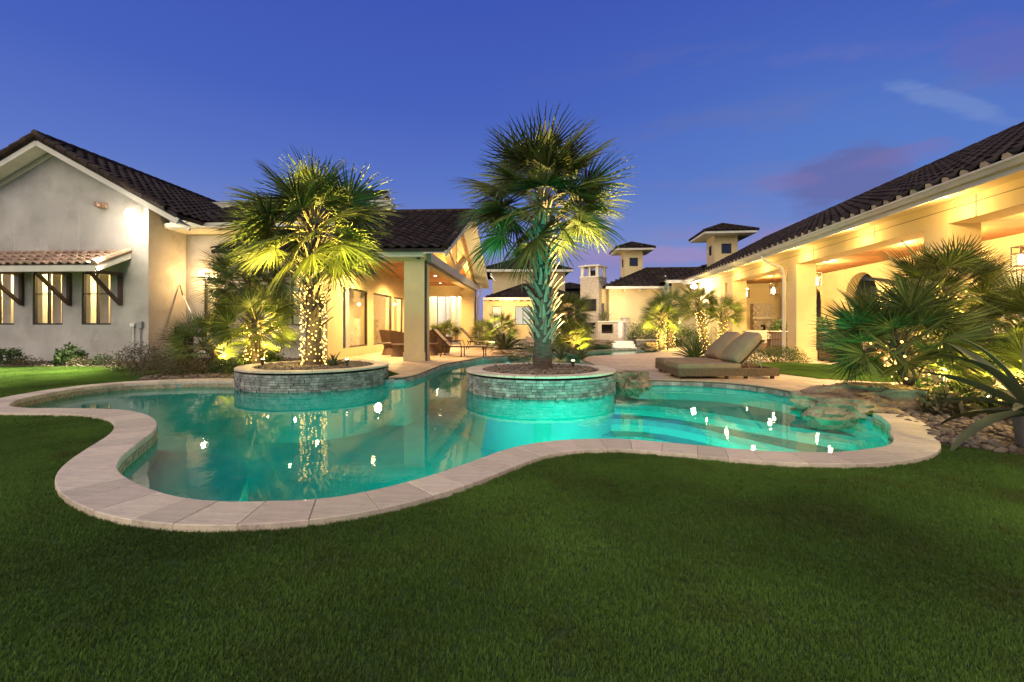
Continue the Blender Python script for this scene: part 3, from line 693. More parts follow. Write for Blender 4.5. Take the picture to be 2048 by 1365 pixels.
def hip_roof(T, x0, x1, y0, y1, z, slope, tw=.36, tl=.42, nobj=0, over=.0, ridge=True, soffit=None):
    """hip roof over a rectangle, in T's frame. Returns ridge height"""
    w = x1-x0; d = y1-y0; h = min(w, d)/2; zr = z+h*slope; c = Vector
    if w >= d: r0, r1 = c((x0+h, (y0+y1)/2, zr)), c((x1-h, (y0+y1)/2, zr))
    else: r0, r1 = c(((x0+x1)/2, y0+h, zr)), c(((x0+x1)/2, y1-h, zr))
    A, B, C_, D = c((x0,y0,z)), c((x1,y0,z)), c((x1,y1,z)), c((x0,y1,z))
    m = MB()
    if w >= d: m.add([A,B,C_,D,r0,r1], [(0,1,5,4),(1,2,5),(2,3,4,5),(3,0,4)])
    else: m.add([A,B,C_,D,r0,r1], [(0,1,4),(1,2,5,4),(2,3,5),(3,0,4,5)])
    T.part('roof', m, M_under)
    for (p, q) in ((A,B),(B,C_),(C_,D),(D,A)):
        e = (q-p).normalized(); inw = Vector((-e.y, e.x, 0)); s = (inw+Vector((0,0,slope))).normalized(); Wd = (q-p).length; Lr = h*math.sqrt(1+slope*slope); k = h/Lr
        nw = Vector((e.y, -e.x, 0)); mid = T.fr.w((p+q)/2) if T.fr else (p+q)/2; nww = (T.fr.w(nw) if T.fr else nw)
        # hidden back slopes are left without single tiles when they face away
        if (cam.location-mid).dot(nww) < 0 and (cam.location-mid).dot(nww)*slope+0 < -(mid.z+h*slope)*1.2: pass
        tile_roof(T, 'x', p+Vector((0,0,.012)), e, s, Wd, Lr, tw, tl, mask=lambda a, b, Wd=Wd, k=k: b*k-.05 < a < Wd-b*k+.05, nobj=0)
    if ridge:
        m = MB()
        for p, q in ((A,r0),(D,r0),(B,r1),(C_,r1),(r0,r1)) if w >= d else ((A,r0),(B,r0),(C_,r1),(D,r1),(r0,r1)):
            if (q-p).length > .05: m.tube([p+Vector((0,0,.03)), q+Vector((0,0,.05))], .085, 8)
        T.part('ridge_cap', m, M_roof_far, smooth=True)
    return zr
def ridge_tiles(T, p, q, r=.11, step=.36, nobj=True):
    p = Vector(p); q = Vector(q); n = max(1, int((q-p).length/step)); d = (q-p)/n
    for i in range(n):
        a = p+d*i; m = MB(); m.tube([a, a+d*1.08], [r*1.12, r*.95], 8); 
        obj('ridge_tile', m.mesh('ridge_tile', M_roof, True, T.shift), T.e)
# ------------------------------------------------------------------ walls and windows
def wall_y(T, name, outl, holes, y0, y1, m_, **k):      # outline in (x,z), thickness along y
    m = MB(); m.poly(outl, holes, y0, y1, mp=lambda a, b, t: (a, t, b)); return T.part(name, m, m_, **k)
def wall_x(T, name, outl, holes, x0, x1, m_, **k):      # outline in (y,z)
    m = MB(); m.poly(outl, holes, x0, x1, mp=lambda a, b, t: (t, a, b)); return T.part(name, m, m_, **k)
def rect(a0, a1, b0, b1): return [(a0,b0),(a1,b0),(a1,b1),(a0,b1)]
def window_y(T, x0, x1, z0, z1, y, mull=(), bars=(), fw=.05, depth=.08, glass=None, label=None):
    """window in a wall whose outside faces -y at plane y"""
    m = MB(); m.poly(rect(x0,x1,z0,z1), [rect(x0+fw,x1-fw,z0+fw,z1-fw)], y+.03, y+.03+depth, mp=lambda a,b,t: (a,t,b))
    for q in mull: m.box(q-fw/2, q+fw/2, y+.025, y+.10, z0+fw, z1-fw)
    for q in bars: m.box(x0+fw, x1-fw, y+.05, y+.075, q-.015, q+.015)
    f = T.part('window', m, M_frame, label=label)
    g = MB(); g.add([(x0+fw*.5,y+.065,z0+fw*.5),(x1-fw*.5,y+.065,z0+fw*.5),(x1-fw*.5,y+.065,z1-fw*.5),(x0+fw*.5,y+.065,z1-fw*.5)], [(0,1,2,3)])
    T.part('pane', g, glass or M_glass, parent=f); return f
def window_x(T, y0, y1, z0, z1, x, sgn=1, mull=(), fw=.06, glass=None):
    """window in a wall whose outside faces +x (sgn=1) at plane x"""
    a, b = sorted((x-.03*sgn, x-.11*sgn)); m = MB(); m.poly(rect(y0,y1,z0,z1), [rect(y0+fw,y1-fw,z0+fw,z1-fw)], a, b, mp=lambda p,q,t: (t,p,q))
    for q in mull: m.box(a, b+.005, q-fw/2, q+fw/2, z0+fw, z1-fw)
    f = T.part('window', m, M_frame); xx = x-.07*sgn
    g = MB(); g.add([(xx,y0+fw*.5,z0+fw*.5),(xx,y1-fw*.5,z0+fw*.5),(xx,y1-fw*.5,z1-fw*.5),(xx,y0+fw*.5,z1-fw*.5)], [(0,1,2,3)])
    T.part('pane', g, glass or M_glass, parent=f); return f
def room(T, x0, x1, y0, y1, z0, z1, m_wall=None, back=None, name='lit_room'):
    """small interior seen through a window: box open on the -y side"""
    m = MB(); m.add([(x0,y0,z0),(x1,y0,z0),(x1,y1,z0),(x0,y1,z0),(x0,y0,z1),(x1,y0,z1),(x1,y1,z1),(x0,y1,z1)], [(0,1,2,3),(4,7,6,5),(1,5,6,2),(3,7,4,0)])
    r_ = T.part(name, m, m_wall or M_cream_i)
    b = MB(); b.add([(x0,y1,z0),(x1,y1,z0),(x1,y1,z1),(x0,y1,z1)], [(0,1,2,3)]); T.part('lit_back_wall', b, back or M_int, parent=r_)
    T.light('POINT', ((x0+x1)/2, (y0+y1)/2, z1-.3), 110*(x1-x0)*(y1-y0)+80, (1,.78,.42), .1); return r_

# ================================================================== LEFT HOUSE (gable wing, middle wing)
f = FL; YG = 13.85
H = Thing('left_house', 'pale stucco house with brown tiled gable and a flood lamp on its end wall', 'house', (-12, YG, LAWNZ), f)
yf = YG-.55; xc = f.fx(297, YG); xa = f.fx(71, yf); za = f.z(266, xa, yf)-.24; SL = .547; xl = 2*xa-xc
zc = za-SL*(xc-xa)
wins = []
for (p0, p1) in ((-38,28),(65,125),(163,222)): wins.append((f.fx(p0,YG), f.fx(p1,YG), f.z(650,f.fx(p0,YG),YG), f.z(545,f.fx(p0,YG),YG)))
zb = LAWNZ
wall_y(H, 'gable_wall', [(xl,zb),(xc,zb),(xc,zc),(xa,za),(xl,zc)], [rect(a,b,c,d) for a,b,c,d in wins], YG, YG+.3, M_stucco)
for k_, (a,b,c,d) in enumerate(wins):
    window_y(H, a, b, c, d, YG, mull=((a+b)/2,), bars=((c+d)/2+.15,) if k_ else ())
    room(H, a-.1, b+.1, YG+.32, YG+1.6+.4*k_, c-.2, d+.15)
    m = MB(); x_ = a+.12; 
    m.box(x_, x_+.30, YG+.5, YG+.6, c-.1, d); H.part('curtain', m, M_cushl)
# hairline panel joints in the stucco
m = MB()
for px, p0, p1 in ((158,410,503),(30,440,503)): 
    xx = f.fx(px, YG); m.box(xx-.008, xx+.008, YG-.006, YG+.01, f.z(p1,xx,YG), f.z(p0,xx,YG))
H.part('wall_joint', m, M_trim)
# side return and middle wing
YW = f.fy(372, xc); zE = f.z(452, f.fx(340, YW-.8), YW-.8)
wall_x(H, 'side_wall', rect(YG+.3, YW, zb, zc+.05), [], xc-.3, xc, M_stucco)
xp = f.fx(655, 14.03)      # patio wall plane
ww = [(f.fx(408,YW), f.fx(437,YW), f.z(652,f.fx(420,YW),YW), f.z(545,f.fx(420,YW),YW)), (f.fx(545,YW), f.fx(652,YW), f.z(652,f.fx(600,YW),YW), f.z(540,f.fx(600,YW),YW))]
wall_y(H, 'wing_wall', rect(xc, xp, zb, zE), [rect(*q) for q in ww], YW, YW+.3, M_stucco)
window_y(H, *ww[0], YW); window_y(H, *ww[1], YW, mull=(f.fx(583,YW),), glass=M_glass)
room(H, ww[0][0]-.1, ww[0][1]+.1, YW+.32, YW+1.5, ww[0][2]-.2, ww[0][3]+.2)
room(H, ww[1][0]-.1, min(ww[1][1]+.1, xp-.35), YW+.32, YW+2.2, ww[1][2]-.2, ww[1][3]+.2, back=M_int_w)
# gable roof
yf = YG-.55; yb = 27.0; zt = za+.16; xr_ = xa+(zt-zE-.05)/SL; zrr = zt-SL*(xr_-xa); n_ = math.sqrt(1+SL*SL)
plane_slab(H, 'roof_deck', [(xa,yf,zt),(xr_,yf,zrr),(xr_,yb,zrr),(xa,yb,zt)], .12, M_under)
plane_slab(H, 'roof_deck', [(xa,yf,zt),(xl-.9,yf,zt-SL*(xa-xl+.9)),(xl-.9,yb,zt-SL*(xa-xl+.9)),(xa,yb,zt)], .12, M_under)
tile_roof(H, 't', (xr_, yf-.02, zrr+.012), (0,1,0), (-1,0,SL), yb-yf, (xr_-xa)*n_, .36, .42, nobj=190)
tile_roof(H, 't', (xl-.9, yf-.02, zt-SL*(xa-xl+.9)+.012), (0,1,0), (1,0,SL), 2.0, (xa-xl+.9)*n_, .36, .42, nobj=0)
ridge_tiles(H, (xa, yf-.04, zt+.05), (xa, yf+10, zt+.05))
# rake tiles down the front edge
for sg in (1, -1):
    nrt = int((xr_-xa)*n_/.4)
    for i in range(nrt):
        p = Vector((xa+sg*(i*.4/n_), yf-.02, zt-SL*(i*.4/n_)+.02)); q = Vector((xa+sg*((i+1.08)*.4/n_), yf-.02, zt-SL*((i+1.08)*.4/n_)+.02))
        m = MB(); m.tube([q, p], [.105,.085], 8); obj('rake_tile', m.mesh('rake_tile', M_roof, True, H.shift), H.e)
m = MB()
for sg in (1, -1):
    xe = xr_ if sg == 1 else xl-.9
    m.beam((xa, yf+.03, zt-.21), (xe, yf+.03, zt-SL*abs(xe-xa)-.21), .05, .18)
    m.beam((xa, (yf+YG)/2+.03, zt-.25), (xe, (yf+YG)/2+.03, zt-SL*abs(xe-xa)-.25), .52, .03)
    m.beam((xa, YG-.04, zt-.36), (xe, YG-.04, zt-SL*abs(xe-xa)-.36), .07, .09)
H.part('rake_fascia', m, M_trim)
# middle wing roof
ye = YW-.85; xw0 = f.fx(335, ye); xw1 = xp+.9; xw2 = f.fx(722, ye+6.2)
plane_slab(H, 'roof_deck', [(xw0,ye,zE+.04),(xw1,ye,zE+.04),(xw2,ye+6.2,zE+.04+6.2*.42),(xw0,ye+6.2,zE+.04+6.2*.42)], .10, M_under)
tile_roof(H, 't', (xw0, ye-.03, zE+.055), (1,0,0), (0,1,.42), xw1-xw0, 6.2*1.085, .36, .42, nobj=110, mask=lambda a, b: a < (xw1-xw0)-(xw1-xw2)*b/6.7)
m = MB(); m.box(xw0-.05, xw1-.9, ye-.12, ye, zE-.10, zE+.05); m.box(xw0-.05, xw0, ye, YW, zE-.10, zE+.03); H.part('gutter', m, M_trim)
m = MB(); m.box(xw0, xw1-.95, ye, YW+.1, zE-.13, zE-.10); H.part('soffit', m, M_trim)
m = MB(); m.box(f.fx(341,ye), f.fx(385,ye), ye-.02, ye+.1, zE+.05, zE+.16); H.part('gutter_screen', m, M_trim)
# taller gable volume behind the palm
yb0 = 23.0; xb1 = f.fx(776, yb0+2.5); zbp = f.z(382, xb1, yb0+2.5)
m = MB(); m.poly([(yb0,3.0),(yb0+5,3.0),(yb0+5,zbp-1.25),(yb0+2.5,zbp-.12),(yb0,zbp-1.25)], (), xb1-5, xb1-.35, mp=lambda a,b,t: (t,a,b)); H.part('upper_wall', m, M_stucco)
plane_slab(H, 'roof_deck', [(xb1-5,yb0-.4,zbp-1.45),(xb1,yb0-.4,zbp-1.45),(xb1,yb0+2.5,zbp),(xb1-5,yb0+2.5,zbp)], .1, M_under)
plane_slab(H, 'roof_deck', [(xb1-5,yb0+5.4,zbp-1.45),(xb1,yb0+5.4,zbp-1.45),(xb1,yb0+2.5,zbp),(xb1-5,yb0+2.5,zbp)], .1, M_under)
tile_roof(H, 't', (xb1-5,yb0-.4,zbp-1.44), (1,0,0), (0,2.9,1.45), 5, 3.24, .36, .42)
m = MB(); m.beam((xb1-.02,yb0-.4,zbp-1.6),(xb1-.02,yb0+2.5,zbp-.15), .05, .16); m.beam((xb1-.02,yb0+2.5,zbp-.15),(xb1-.02,yb0+5.4,zbp-1.6), .05, .16); H.part('rake_fascia', m, M_trim)
m = MB(); m.box(xc-4, xp, YW+5.0, YW+5.2, 3, zE+2.4); H.part('rear_wall', m, M_stucco)

# awning over the windows
A = Thing('window_awning', 'terracotta tiled awning with cream edge above the left windows', 'awning', (-13, YG, 2.6), f)
xr = f.fx(262, YG); xl2 = -17.5; zT = f.z(505, xr, YG); yA = YG-1.15; zA = f.z(531, f.fx(100,yA), yA)
sl_ = (zT-zA)/1.15
plane_slab(A, 'awning_deck', [(xl2,yA,zA),(xr,yA,zA),(xr,YG-.004,zT),(xl2,YG-.004,zT)], .05, M_trim)
tile_roof(A, 't', (xl2, yA-.04, zA+.012), (1,0,0), (0,1,sl_), xr-xl2-.1, 1.2*math.sqrt(1+sl_**2), .27, .30, mat_=M_terra, matj=M_terra, nobj=110)
m = MB(); m.beam((xl2,yA-.01,zA-.10),(xr,yA-.01,zA-.10),.04,.17); m.beam((xr+.0,yA-.01,zA-.10),(xr+.0,YG,zT-.10),.04,.17); A.part('fascia', m, M_trim)
m = MB(); m.tube([(xr-.03,yA-.05,zA+.06),(xr-.03,YG-.02,zT+.06)],[.10,.09],8); A.part('rake_tile', m, M_terra, smooth=True)
for k_, px in enumerate((46,141,243)):
    x_ = f.fx(px, YG); z0, z1 = f.z(612,x_,YG), f.z(546,x_,YG)
    B = Thing('awning_bracket', ['dark timber awning bracket between the cut off window and the middle window', 'dark timber awning bracket between the middle and right windows', 'dark timber awning bracket right of the last window, under the awning end'][k_], 'bracket', (x_, YG, z0), f, group='timber brackets under the window awning')
    m = MB(); m.box(x_-.05,x_+.05,YG-.09,YG-.002,z0,z1); B.part('post', m, M_brown)
    m = MB(); m.box(x_-.05,x_+.05,YG-1.1,YG-.092,z1-.10,z1); B.part('arm', m, M_brown)
    m = MB(); m.beam((x_,YG-.08,z0+.07),(x_,YG-1.0,z1-.12),.085,.085); B.part('brace', m, M_brown)
# flood lamp, speaker box, sconce
xf = f.fx(292, YG); zf = f.z(424, xf, YG-.6)
T = Thing('flood_lamp', 'blazing white flood lamp high on the left house corner', 'lamp', (xf-.02, YG, zf), f)
m = MB(); m.box(xf-.22,xf-.06,YG-.07,YG-.002,zf-.10,zf+.10); T.part('wall_plate', m, M_white)
m = MB(); m.lathe([(.04,-.1),(.10,-.02),(.11,.05)], (xf, YG-.55, zf+.03), 14); m.tube([(xf-.14,YG-.07,zf+.05),(xf,YG-.5,zf+.05)], .02, 6); T.part('housing', m, M_white, smooth=True)
m = MB(); m.lathe([(.001,-.17),(.10,-.12),(.13,-.06),(.10,0),(.001,.02)], (xf+.02, YG-.60, zf), 14); T.part('lens', m, M_flood, smooth=True)
T.light('POINT', (xf+.02, YG-.62, zf-.16), 150, (1,.86,.62), .06)
T.light('SPOT', (xf+.05, YG-.7, zf-.14), 19000, (1,.90,.66), .1, aim=(xf-.6, YG-4.4, 0), spot=R(66), blend=.8)
xs_ = f.fx(208, YG); zs_ = f.z(412, xs_, YG)
T = Thing('wall_spotlight', 'small unlit brown box lamp on the gable wall left of the flood lamp', 'lamp', (xs_, YG, zs_-.1), f)
m = MB(); m.box(xs_-.13,xs_+.13,YG-.12,YG-.002,zs_-.09,zs_+.09); T.part('box', m, M_terra)
m = MB(); m.tube([(xs_-.02,YG-.12,zs_),(xs_-.06,YG-.24,zs_-.01)], [.07,.09], 12); T.part('shade', m, M_terra, smooth=True)
ys = YW; xs_ = f.fx(418, ys); zs_ = f.z(556, xs_, ys)
T = Thing('wall_sconce', 'small glowing sconce on the wing wall behind the bed palms', 'lamp', (xs_, ys, zs_-.1), f)
m = MB(); m.box(xs_-.05,xs_+.05,ys-.05,ys-.002,zs_-.14,zs_+.14); T.part('back_plate', m, M_frame)
m = MB(); m.lathe([(.001,-.06),(.05,-.03),(.05,.03),(.001,.06)], (xs_, ys-.11, zs_), 12); T.part('globe', m, M_upl, smooth=True)
T.light('POINT', (xs_, ys-.28, zs_), 130, WARM, .06)
# meter boxes, ac unit, pole, lime disc
for k_, (px, py, w_, h_) in enumerate(((269,650,.14,.10),(283,650,.16,.20))):
    x_ = f.fx(px, YG); z_ = f.z(py, x_, YG); m = MB(); m.box(x_-w_/2,x_+w_/2,YG-.1,YG-.002,z_-h_/2,z_+h_/2); m.tube([(x_,YG-.04,zb+.05),(x_,YG-.04,z_-h_/2)], .018, 8)
    T = Thing('outlet_box', ['flat white outlet cover on the house wall, left of its taller twin', 'grey outlet box with raised lid on the house wall near the corner'][k_], 'outlet box', (x_, YG-.05, z_-h_/2), f)
    T.part('cover', m, M_white if k_ == 0 else M_grey)
x0_, x1_ = f.fx(325, 15.1), f.fx(374, 15.1); z1_ = f.z(653, x0_, 15.1); x1_ = max(x1_, x0_+.7)
T = Thing('air_conditioner', 'dark grilled air conditioning unit behind the left bed shrubs', 'air conditioner', (x0_, 15.1, zb), f)
m = MB(); m.box(x0_,x1_,14.9,15.6,zb+.02,z1_-.03); T.part('cabinet', m, M_metal)
m = MB(); m.box(x0_-.02,x1_+.02,14.88,15.62,z1_-.03,z1_); T.part('top', m, M_grey)
m = MB()
for q in range(9): m.box(x0_+.02,x1_-.02,14.885,14.9,z1_-.1-.07*q,z1_-.085-.07*q)
T.part('grille', m, M_frame)
m = MB(); m.tube([Wp(400,665,14.9), Wp(366,592,15.5)], .02, 8)
T = Thing('pool_pole', 'white telescopic pole leaning on the wing wall, brown grip on top', 'pole', (-9.9,14.9,0)); T.shift = T.base; T.part('shaft', m, M_white)
m = MB(); m.tube([Wp(366,592,15.5), Wp(360,571,15.68)], .024, 8); T.part('grip', m, M_brown)
xd = f.fx(590, YW+.9); zd = f.z(617, xd, YW+.9)
T = Thing('lime_ball', 'lime green round ball inside the window behind the left palm', 'ball', (xd, YW+.9, zd-.42), f)
bmx = bmesh.new(); bmesh.ops.create_uvsphere(bmx, u_segments=28, v_segments=18, radius=.42); me = bpy.data.meshes.new('ball'); bmx.to_mesh(me); bmx.free(); me.materials.append(M_lime); me.polygons.foreach_set('use_smooth', [True]*len(me.polygons))
obj('ball', me, T.e, Matrix.Translation((0,0,.42)))

# ================================================================== COVERED PATIO
YP0 = 14.03; xr = f.fx(850, YP0); YP1 = 26.2; zb = 0; ZB = f.z(521, xr, YP0); ZT = f.z(503, xr, YP0)
Pt = Thing('covered_patio', 'open gabled patio with yellow lit stucco walls and dark tile roof', 'pavilion', (xr-1.8, YP0, 0), f)
# window wall facing +x
wy = []
for a, b in ((686,736),(747,784),(788,806)): wy.append((f.fy(a, xp), f.fy(b, xp)))
zw0 = f.z(698, xp, wy[0][0]); zw1 = f.z(573, xp, wy[0][0])
wy = [tuple(sorted(q)) for q in wy]
wall_x(Pt, 'window_wall', rect(YP0, 30, zb, ZB+.9), [rect(a, b, zw0, zw1) for a, b in wy], xp-.3, xp, M_stucco_w)
for a, b in wy:
    window_x(Pt, a, b, zw0, zw1, xp, 1)
# inside that wing: rooms behind patio windows
YQ = YW+.36; m = MB(); m.box(xp-3.2, xp-3.1, YQ, 26, 0, 3.2); m.box(xp-3.1, xp-.3, YQ, YQ+.05, 0, 3.2); m.box(xp-3.2, xp-.3, YQ, 26, 3.2, 3.25); m.box(xp-3.2,xp-.3,YQ,26,-.02,.0); m.box(xp-3.2,xp-.3,26,26.1,0,3.2)
Pt.part('lit_room', m, M_cream_i)
m = MB()
for r_ in range(9):
    y_ = YW+.6+(r_ % 2)*.2
    while y_ < 24: 
        m.box(xp-2.0, xp-1.96+random.uniform(0,.03), y_, y_+.37, .1+r_*.15, .24+r_*.15); y_ += .39
Pt.part('room_brickwork', m, M_ledger_l, kind='stuff')
Pt.light('POINT', (xp-1.0, 18.0, 2.6), 700, (1,.78,.46), .15); Pt.light('POINT', (xp-1.0, 21.5, 2.6), 600, WARM, .15)
# wall end facing the pool, front beam, column, far column
wall_y(Pt, 'front_wall', rect(xp-.0, xp+.0+.02, 0, .01), [], YP0, YP0+.01, M_stucco_w)
m = MB(); m.box(xp-.35, xr, YP0-.02, YP0+.55, ZB, ZT); Pt.part('front_beam', m, M_stucco_w)
m = MB(); m.box(xp-.5, xr+.02, YP0-.30, YP0-.02, ZT-.12, ZT+.02); m.box(xp-.5, xr+.0, YP0-.26, YP0-.021, ZT-.2, ZT-.12); Pt.part('gutter', m, M_trim)
x8 = f.fx(808, YP0)
def column(T, x0, x1, y0, y1, z0, z1, plinth=.35, name='column'):
    m = MB(); m.box(x0,x1,y0,y1,z0,z1); c = T.part(name, m, M_stucco_w); m = MB(); m.box(x0-.025,x1+.025,y0-.025,y1+.025,z0,z0+plinth); T.part('plinth', m, M_stucco_w, parent=c)
column(Pt, x8, xr-.02, YP0, YP0+.65, 0, ZB, .27)
column(Pt, xr-.75, xr-.02, YP1-.7, YP1, 0, ZB, .27)
column(Pt, xr-.75, xr-.02, YP1-6.4, YP1-6.4, 0, 0, 0) if False else None
m = MB(); m.box(xr-.5, xr-.02, YP0+.55, YP1, ZB, ZT); Pt.part('side_beam', m, M_stucco_w)
m = MB(); m.box(xp, xr, YP1-.5, YP1, ZB-.35, ZT+.2); Pt.part('rear_beam', m, M_stucco_w)
m = MB(); m.box(xr-.015, xr+.16, YP0+.15, YP1-.1, ZB-.02, ZB+.26); Pt.part('shade_box', m, M_grey)
m = MB(); m.box(xr-.01, xr+.05, YP0+.02, YP0+.10, 0, ZB); m.box(xr-.01, xr+.05, YP1-.12, YP1-.04, 0, ZB); m.box(xr-.01, xr+.05, YP0+.2, YP1-.2, ZB-.08, ZB-.03); Pt.part('shade_track', m, M_frame)
m = MB(); m.tube([(xr+.28,YP1-.2,ZT),(xr+.28,YP1-.2,ZB-.2),(xr+.14,YP1-.1,ZB-.5),(xr+.14,YP1-.1,.05)], .05, 8); Pt.part('downpipe', m, M_trim, smooth=True)
x_ = f.fx(838,YP0); z_ = f.z(516,x_,YP0); m = MB(); m.box(x_-.05,x_+.05,YP0-.09,YP0-.022,z_-.05,z_+.05); Pt.part('speaker', m, M_frame)
# roof
ym = (YP0+YP1)/2; ye0 = YP0-.42; ye1 = YP1+.42; xR = xr+.75; xL = xp-3.5; zR = f.z(424, xR, ym); zEv = ZT+.02; sp = (zR-zEv)/(ym-ye0); nn_ = math.sqrt(1+sp*sp)
plane_slab(Pt, 'roof_deck', [(xL,ye0,zEv),(xR,ye0,zEv),(xR,ym,zR),(xL,ym,zR)], .10, M_under)
plane_slab(Pt, 'roof_deck', [(xL,ye1,zEv),(xR,ye1,zEv),(xR,ym,zR),(xL,ym,zR)], .10, M_under)
tile_roof(Pt, 't', (xL, ye0-.03, zEv+.012), (1,0,0), (0,1,sp), xR-xL, (ym-ye0)*nn_, .34, .40, nobj=250)
m = MB(); m.tube([(xL,ym,zR+.05),(xR,ym,zR+.05)], .10, 8); Pt.part('ridge_cap', m, M_roof_far, smooth=True)
for q in range(int((ym-ye0)*nn_/.4)):
    p0 = Vector((xR-.04, ye0+q*.4/nn_, zEv+q*.4/nn_*sp+.03)); p1 = p0+Vector((0,.43/nn_,.43/nn_*sp)); m = MB(); m.tube([p0,p1],[.11,.09],8); obj('rake_tile', m.mesh('rake_tile', M_roof, True, Pt.shift), Pt.e)
m = MB()
for s_, y_e in ((1, ye0), (-1, ye1)):
    m.beam((xR-.02,y_e,zEv-.16),(xR-.02,ym,zR-.16),.05,.17)
    m.beam((xR-.38,y_e,zEv-.14),(xR-.38,ym,zR-.14),.68,.03)
Pt.part('rake_fascia', m, M_trim)
# gable truss
xt = xr-.16; m = MB(); zc_ = ZT+.02
def gz(y): return zR-.28-abs(y-ym)*sp
tr = Thing  # noqa
for nm, a, b, w_ in (('king_post', (xt,ym,zc_), (xt,ym,gz(ym)), .20), ('strut', (xt,ym-.2,zc_+.1), (xt,ym-3.1,gz(ym-3.1)), .24), ('strut', (xt,ym+.2,zc_+.1), (xt,ym+3.1,gz(ym+3.1)), .24)):
    m = MB(); m.beam(a, b, .22, w_, up=(1,0,0)); Pt.part(nm, m, M_stucco_w)
for y_e in (YP0+.1, YP1-.1):
    m = MB(); m.beam((xt,y_e,gz(y_e)-.12),(xt,ym,gz(ym)-.12),.26,.34,up=(0,0,1)); Pt.part('rafter', m, M_stucco_w)
m = MB(); m.poly([(YP0+.3,ZT),(YP1-.3,ZT),(ym,gz(ym))], (), xr-2.4, xr-2.3, mp=lambda a,b,t: (t,a,b)); Pt.part('inner_gable', m, M_stucco_w)
# timber ceiling boards
xx = xp
J = 0; flat = ZT-.02
y_ = YP0+.6
while y_ < YP1-.6:
    m = MB(); m.box(xp, xr-.5, y_, y_+.135, ZT-.04+.0, ZT-.015); obj('ceiling_board', m.mesh('ceiling_board', M_wood, False, Pt.shift), Pt.e); y_ += .15
for s_ in (1,-1):
    q = 0
    while q < (ym-YP0-.4):
        y0_ = ym-s_*(q); y1_ = ym-s_*(q+.15); m = MB(); z0_ = zR-.34-q*sp; z1_ = z0_-.15*sp
        m.add([(xr-2.3,y0_,z0_),(xr+.1,y0_,z0_),(xr+.1,y1_,z1_),(xr-2.3,y1_,z1_)],[(0,1,2,3)]); 
        obj('eave_board', m.mesh('eave_board', M_wood, False, Pt.shift), Pt.e); q += .158
def downlight(T, p, energy, col=WARM, size=.09, spot=True, label=None):
    fx_ = MB(); fx_.lathe([(size,-.012),(size,.0),(size*.75,.0)], p, 14); o = T.part('downlight', fx_, M_white)
    g = MB(); g.lathe([(size*.74,-.006),(.001,-.006)], p, 14); T.part('bulb', g, M_lampw, parent=o)
    T.light('SPOT', Vector(p)-Vector((0,0,.03)), energy, col, .07, aim=Vector(p)-Vector((0,0,1)), spot=R(150), blend=.6)
for x_, y_, e_ in ((xp+.9,15.6,330),(xr-1.1,16.0,300),(xp+1.3,19.5,350),(xr-1.1,20.5,300),(xp+1.5,24,300)): downlight(Pt, (x_, y_, ZT-.05), e_*3.2)
Pt.light('POINT', (xr-.9, ym-2.5, ZT+.5), 260, (1,.68,.26), .12); Pt.light('POINT', (xr-.9, ym+3, ZT+.4), 260, (1,.72,.30), .12)
T = Thing('ceiling_fan', 'ceiling fan with thin blades under the covered patio ceiling', 'ceiling fan', (xp+2.1, 18.0, ZB-.35), f)
m = MB(); m.lathe([(.02,.5),(.02,.12),(.10,.10),(.11,0),(.001,-.03)], (xp+2.1,18.0,ZB-.35), 12); T.part('motor', m, M_frame, smooth=True)
for q in range(4):
    a = q*PI/2+.4; m = MB(); c = Vector((xp+2.1,18.0,ZB-.30)); d = Vector((math.cos(a),math.sin(a),0)); m.beam(c+d*.1, c+d*.8, .13, .012); T.part('blade', m, M_frame)
# hanging grey art disc behind first window
yy = (wy[0][0]+wy[0][1])/2+.15; zz = (zw0+zw1)/2
T = Thing('hanging_chair', 'rounded grey hanging chair seen through the first patio window', 'hanging chair', (xp-.9, yy, zz-.5), f)
m = MB(); m.lathe([(.001,0),(.28,.05),(.42,.25),(.45,.5),(.36,.78),(.15,.95),(.001,1.0)], (xp-.9,yy,zz-.5), 20, arc=PI*1.35, a0=R(-170)); T.part('shell', m, M_grey, smooth=True)
m = MB(); m.tube([(xp-.9,yy,zz+.5),(xp-.9,yy,3.2)], .015, 6); T.part('cord', m, M_frame)
m = MB(); m.lathe([(.001,.02),(.3,.06),(.36,.2),(.001,.24)], (xp-.85,yy,zz-.45), 18); T.part('cushion', m, M_cushl, smooth=True)

# breezeway wing seen through the patio
BW = Thing('rear_wing', 'bright white rear wing with a lit doorway, seen through the patio', 'house', (-4, 30, 0), f)
YB = 31.5
xd0, xd1 = f.fx(902, YB), f.fx(919, YB); xq0, xq1 = f.fx(858,YB), f.fx(876,YB); zq = f.z(585, xq0, YB)
wall_y(BW, 'wall', rect(-8, f.fx(941,YB), 0, 4.6), [rect(xd0, xd1, 0.0, zq), rect(xq0, xq1, .9, zq)], YB, YB+.3, M_white)
window_y(BW, xq0, xq1, .9, zq, YB, mull=((xq0+xq1)/2,)); room(BW, xq0-.1, xq1+.1, YB+.32, YB+2, .6, zq+.1, back=M_int_w)
room(BW, xd0-.2, xd1+.3, YB+.32, YB+3.4, 0, zq+.2, back=M_int_w)
m = MB(); m.box(xd0+.03,xd1-.05,YB+1.2,YB+1.8,0,.95); BW.part('cabinet', m, M_wood)
m = MB()
for q in range(2): m.box(xd0+.03,xd1-.05,YB+3.0,YB+3.2,1.75+q*.55,1.79+q*.55)
BW.part('shelf', m, M_brown)
m = MB(); m.box(xd0-.12,xd0,YB-.04,YB-.002,0,zq+.1); m.box(xd1,xd1+.12,YB-.04,YB-.002,0,zq+.1); m.box(xd0,xd1,YB-.04,YB-.002,zq,zq+.1); BW.part('door_trim', m, M_trim)
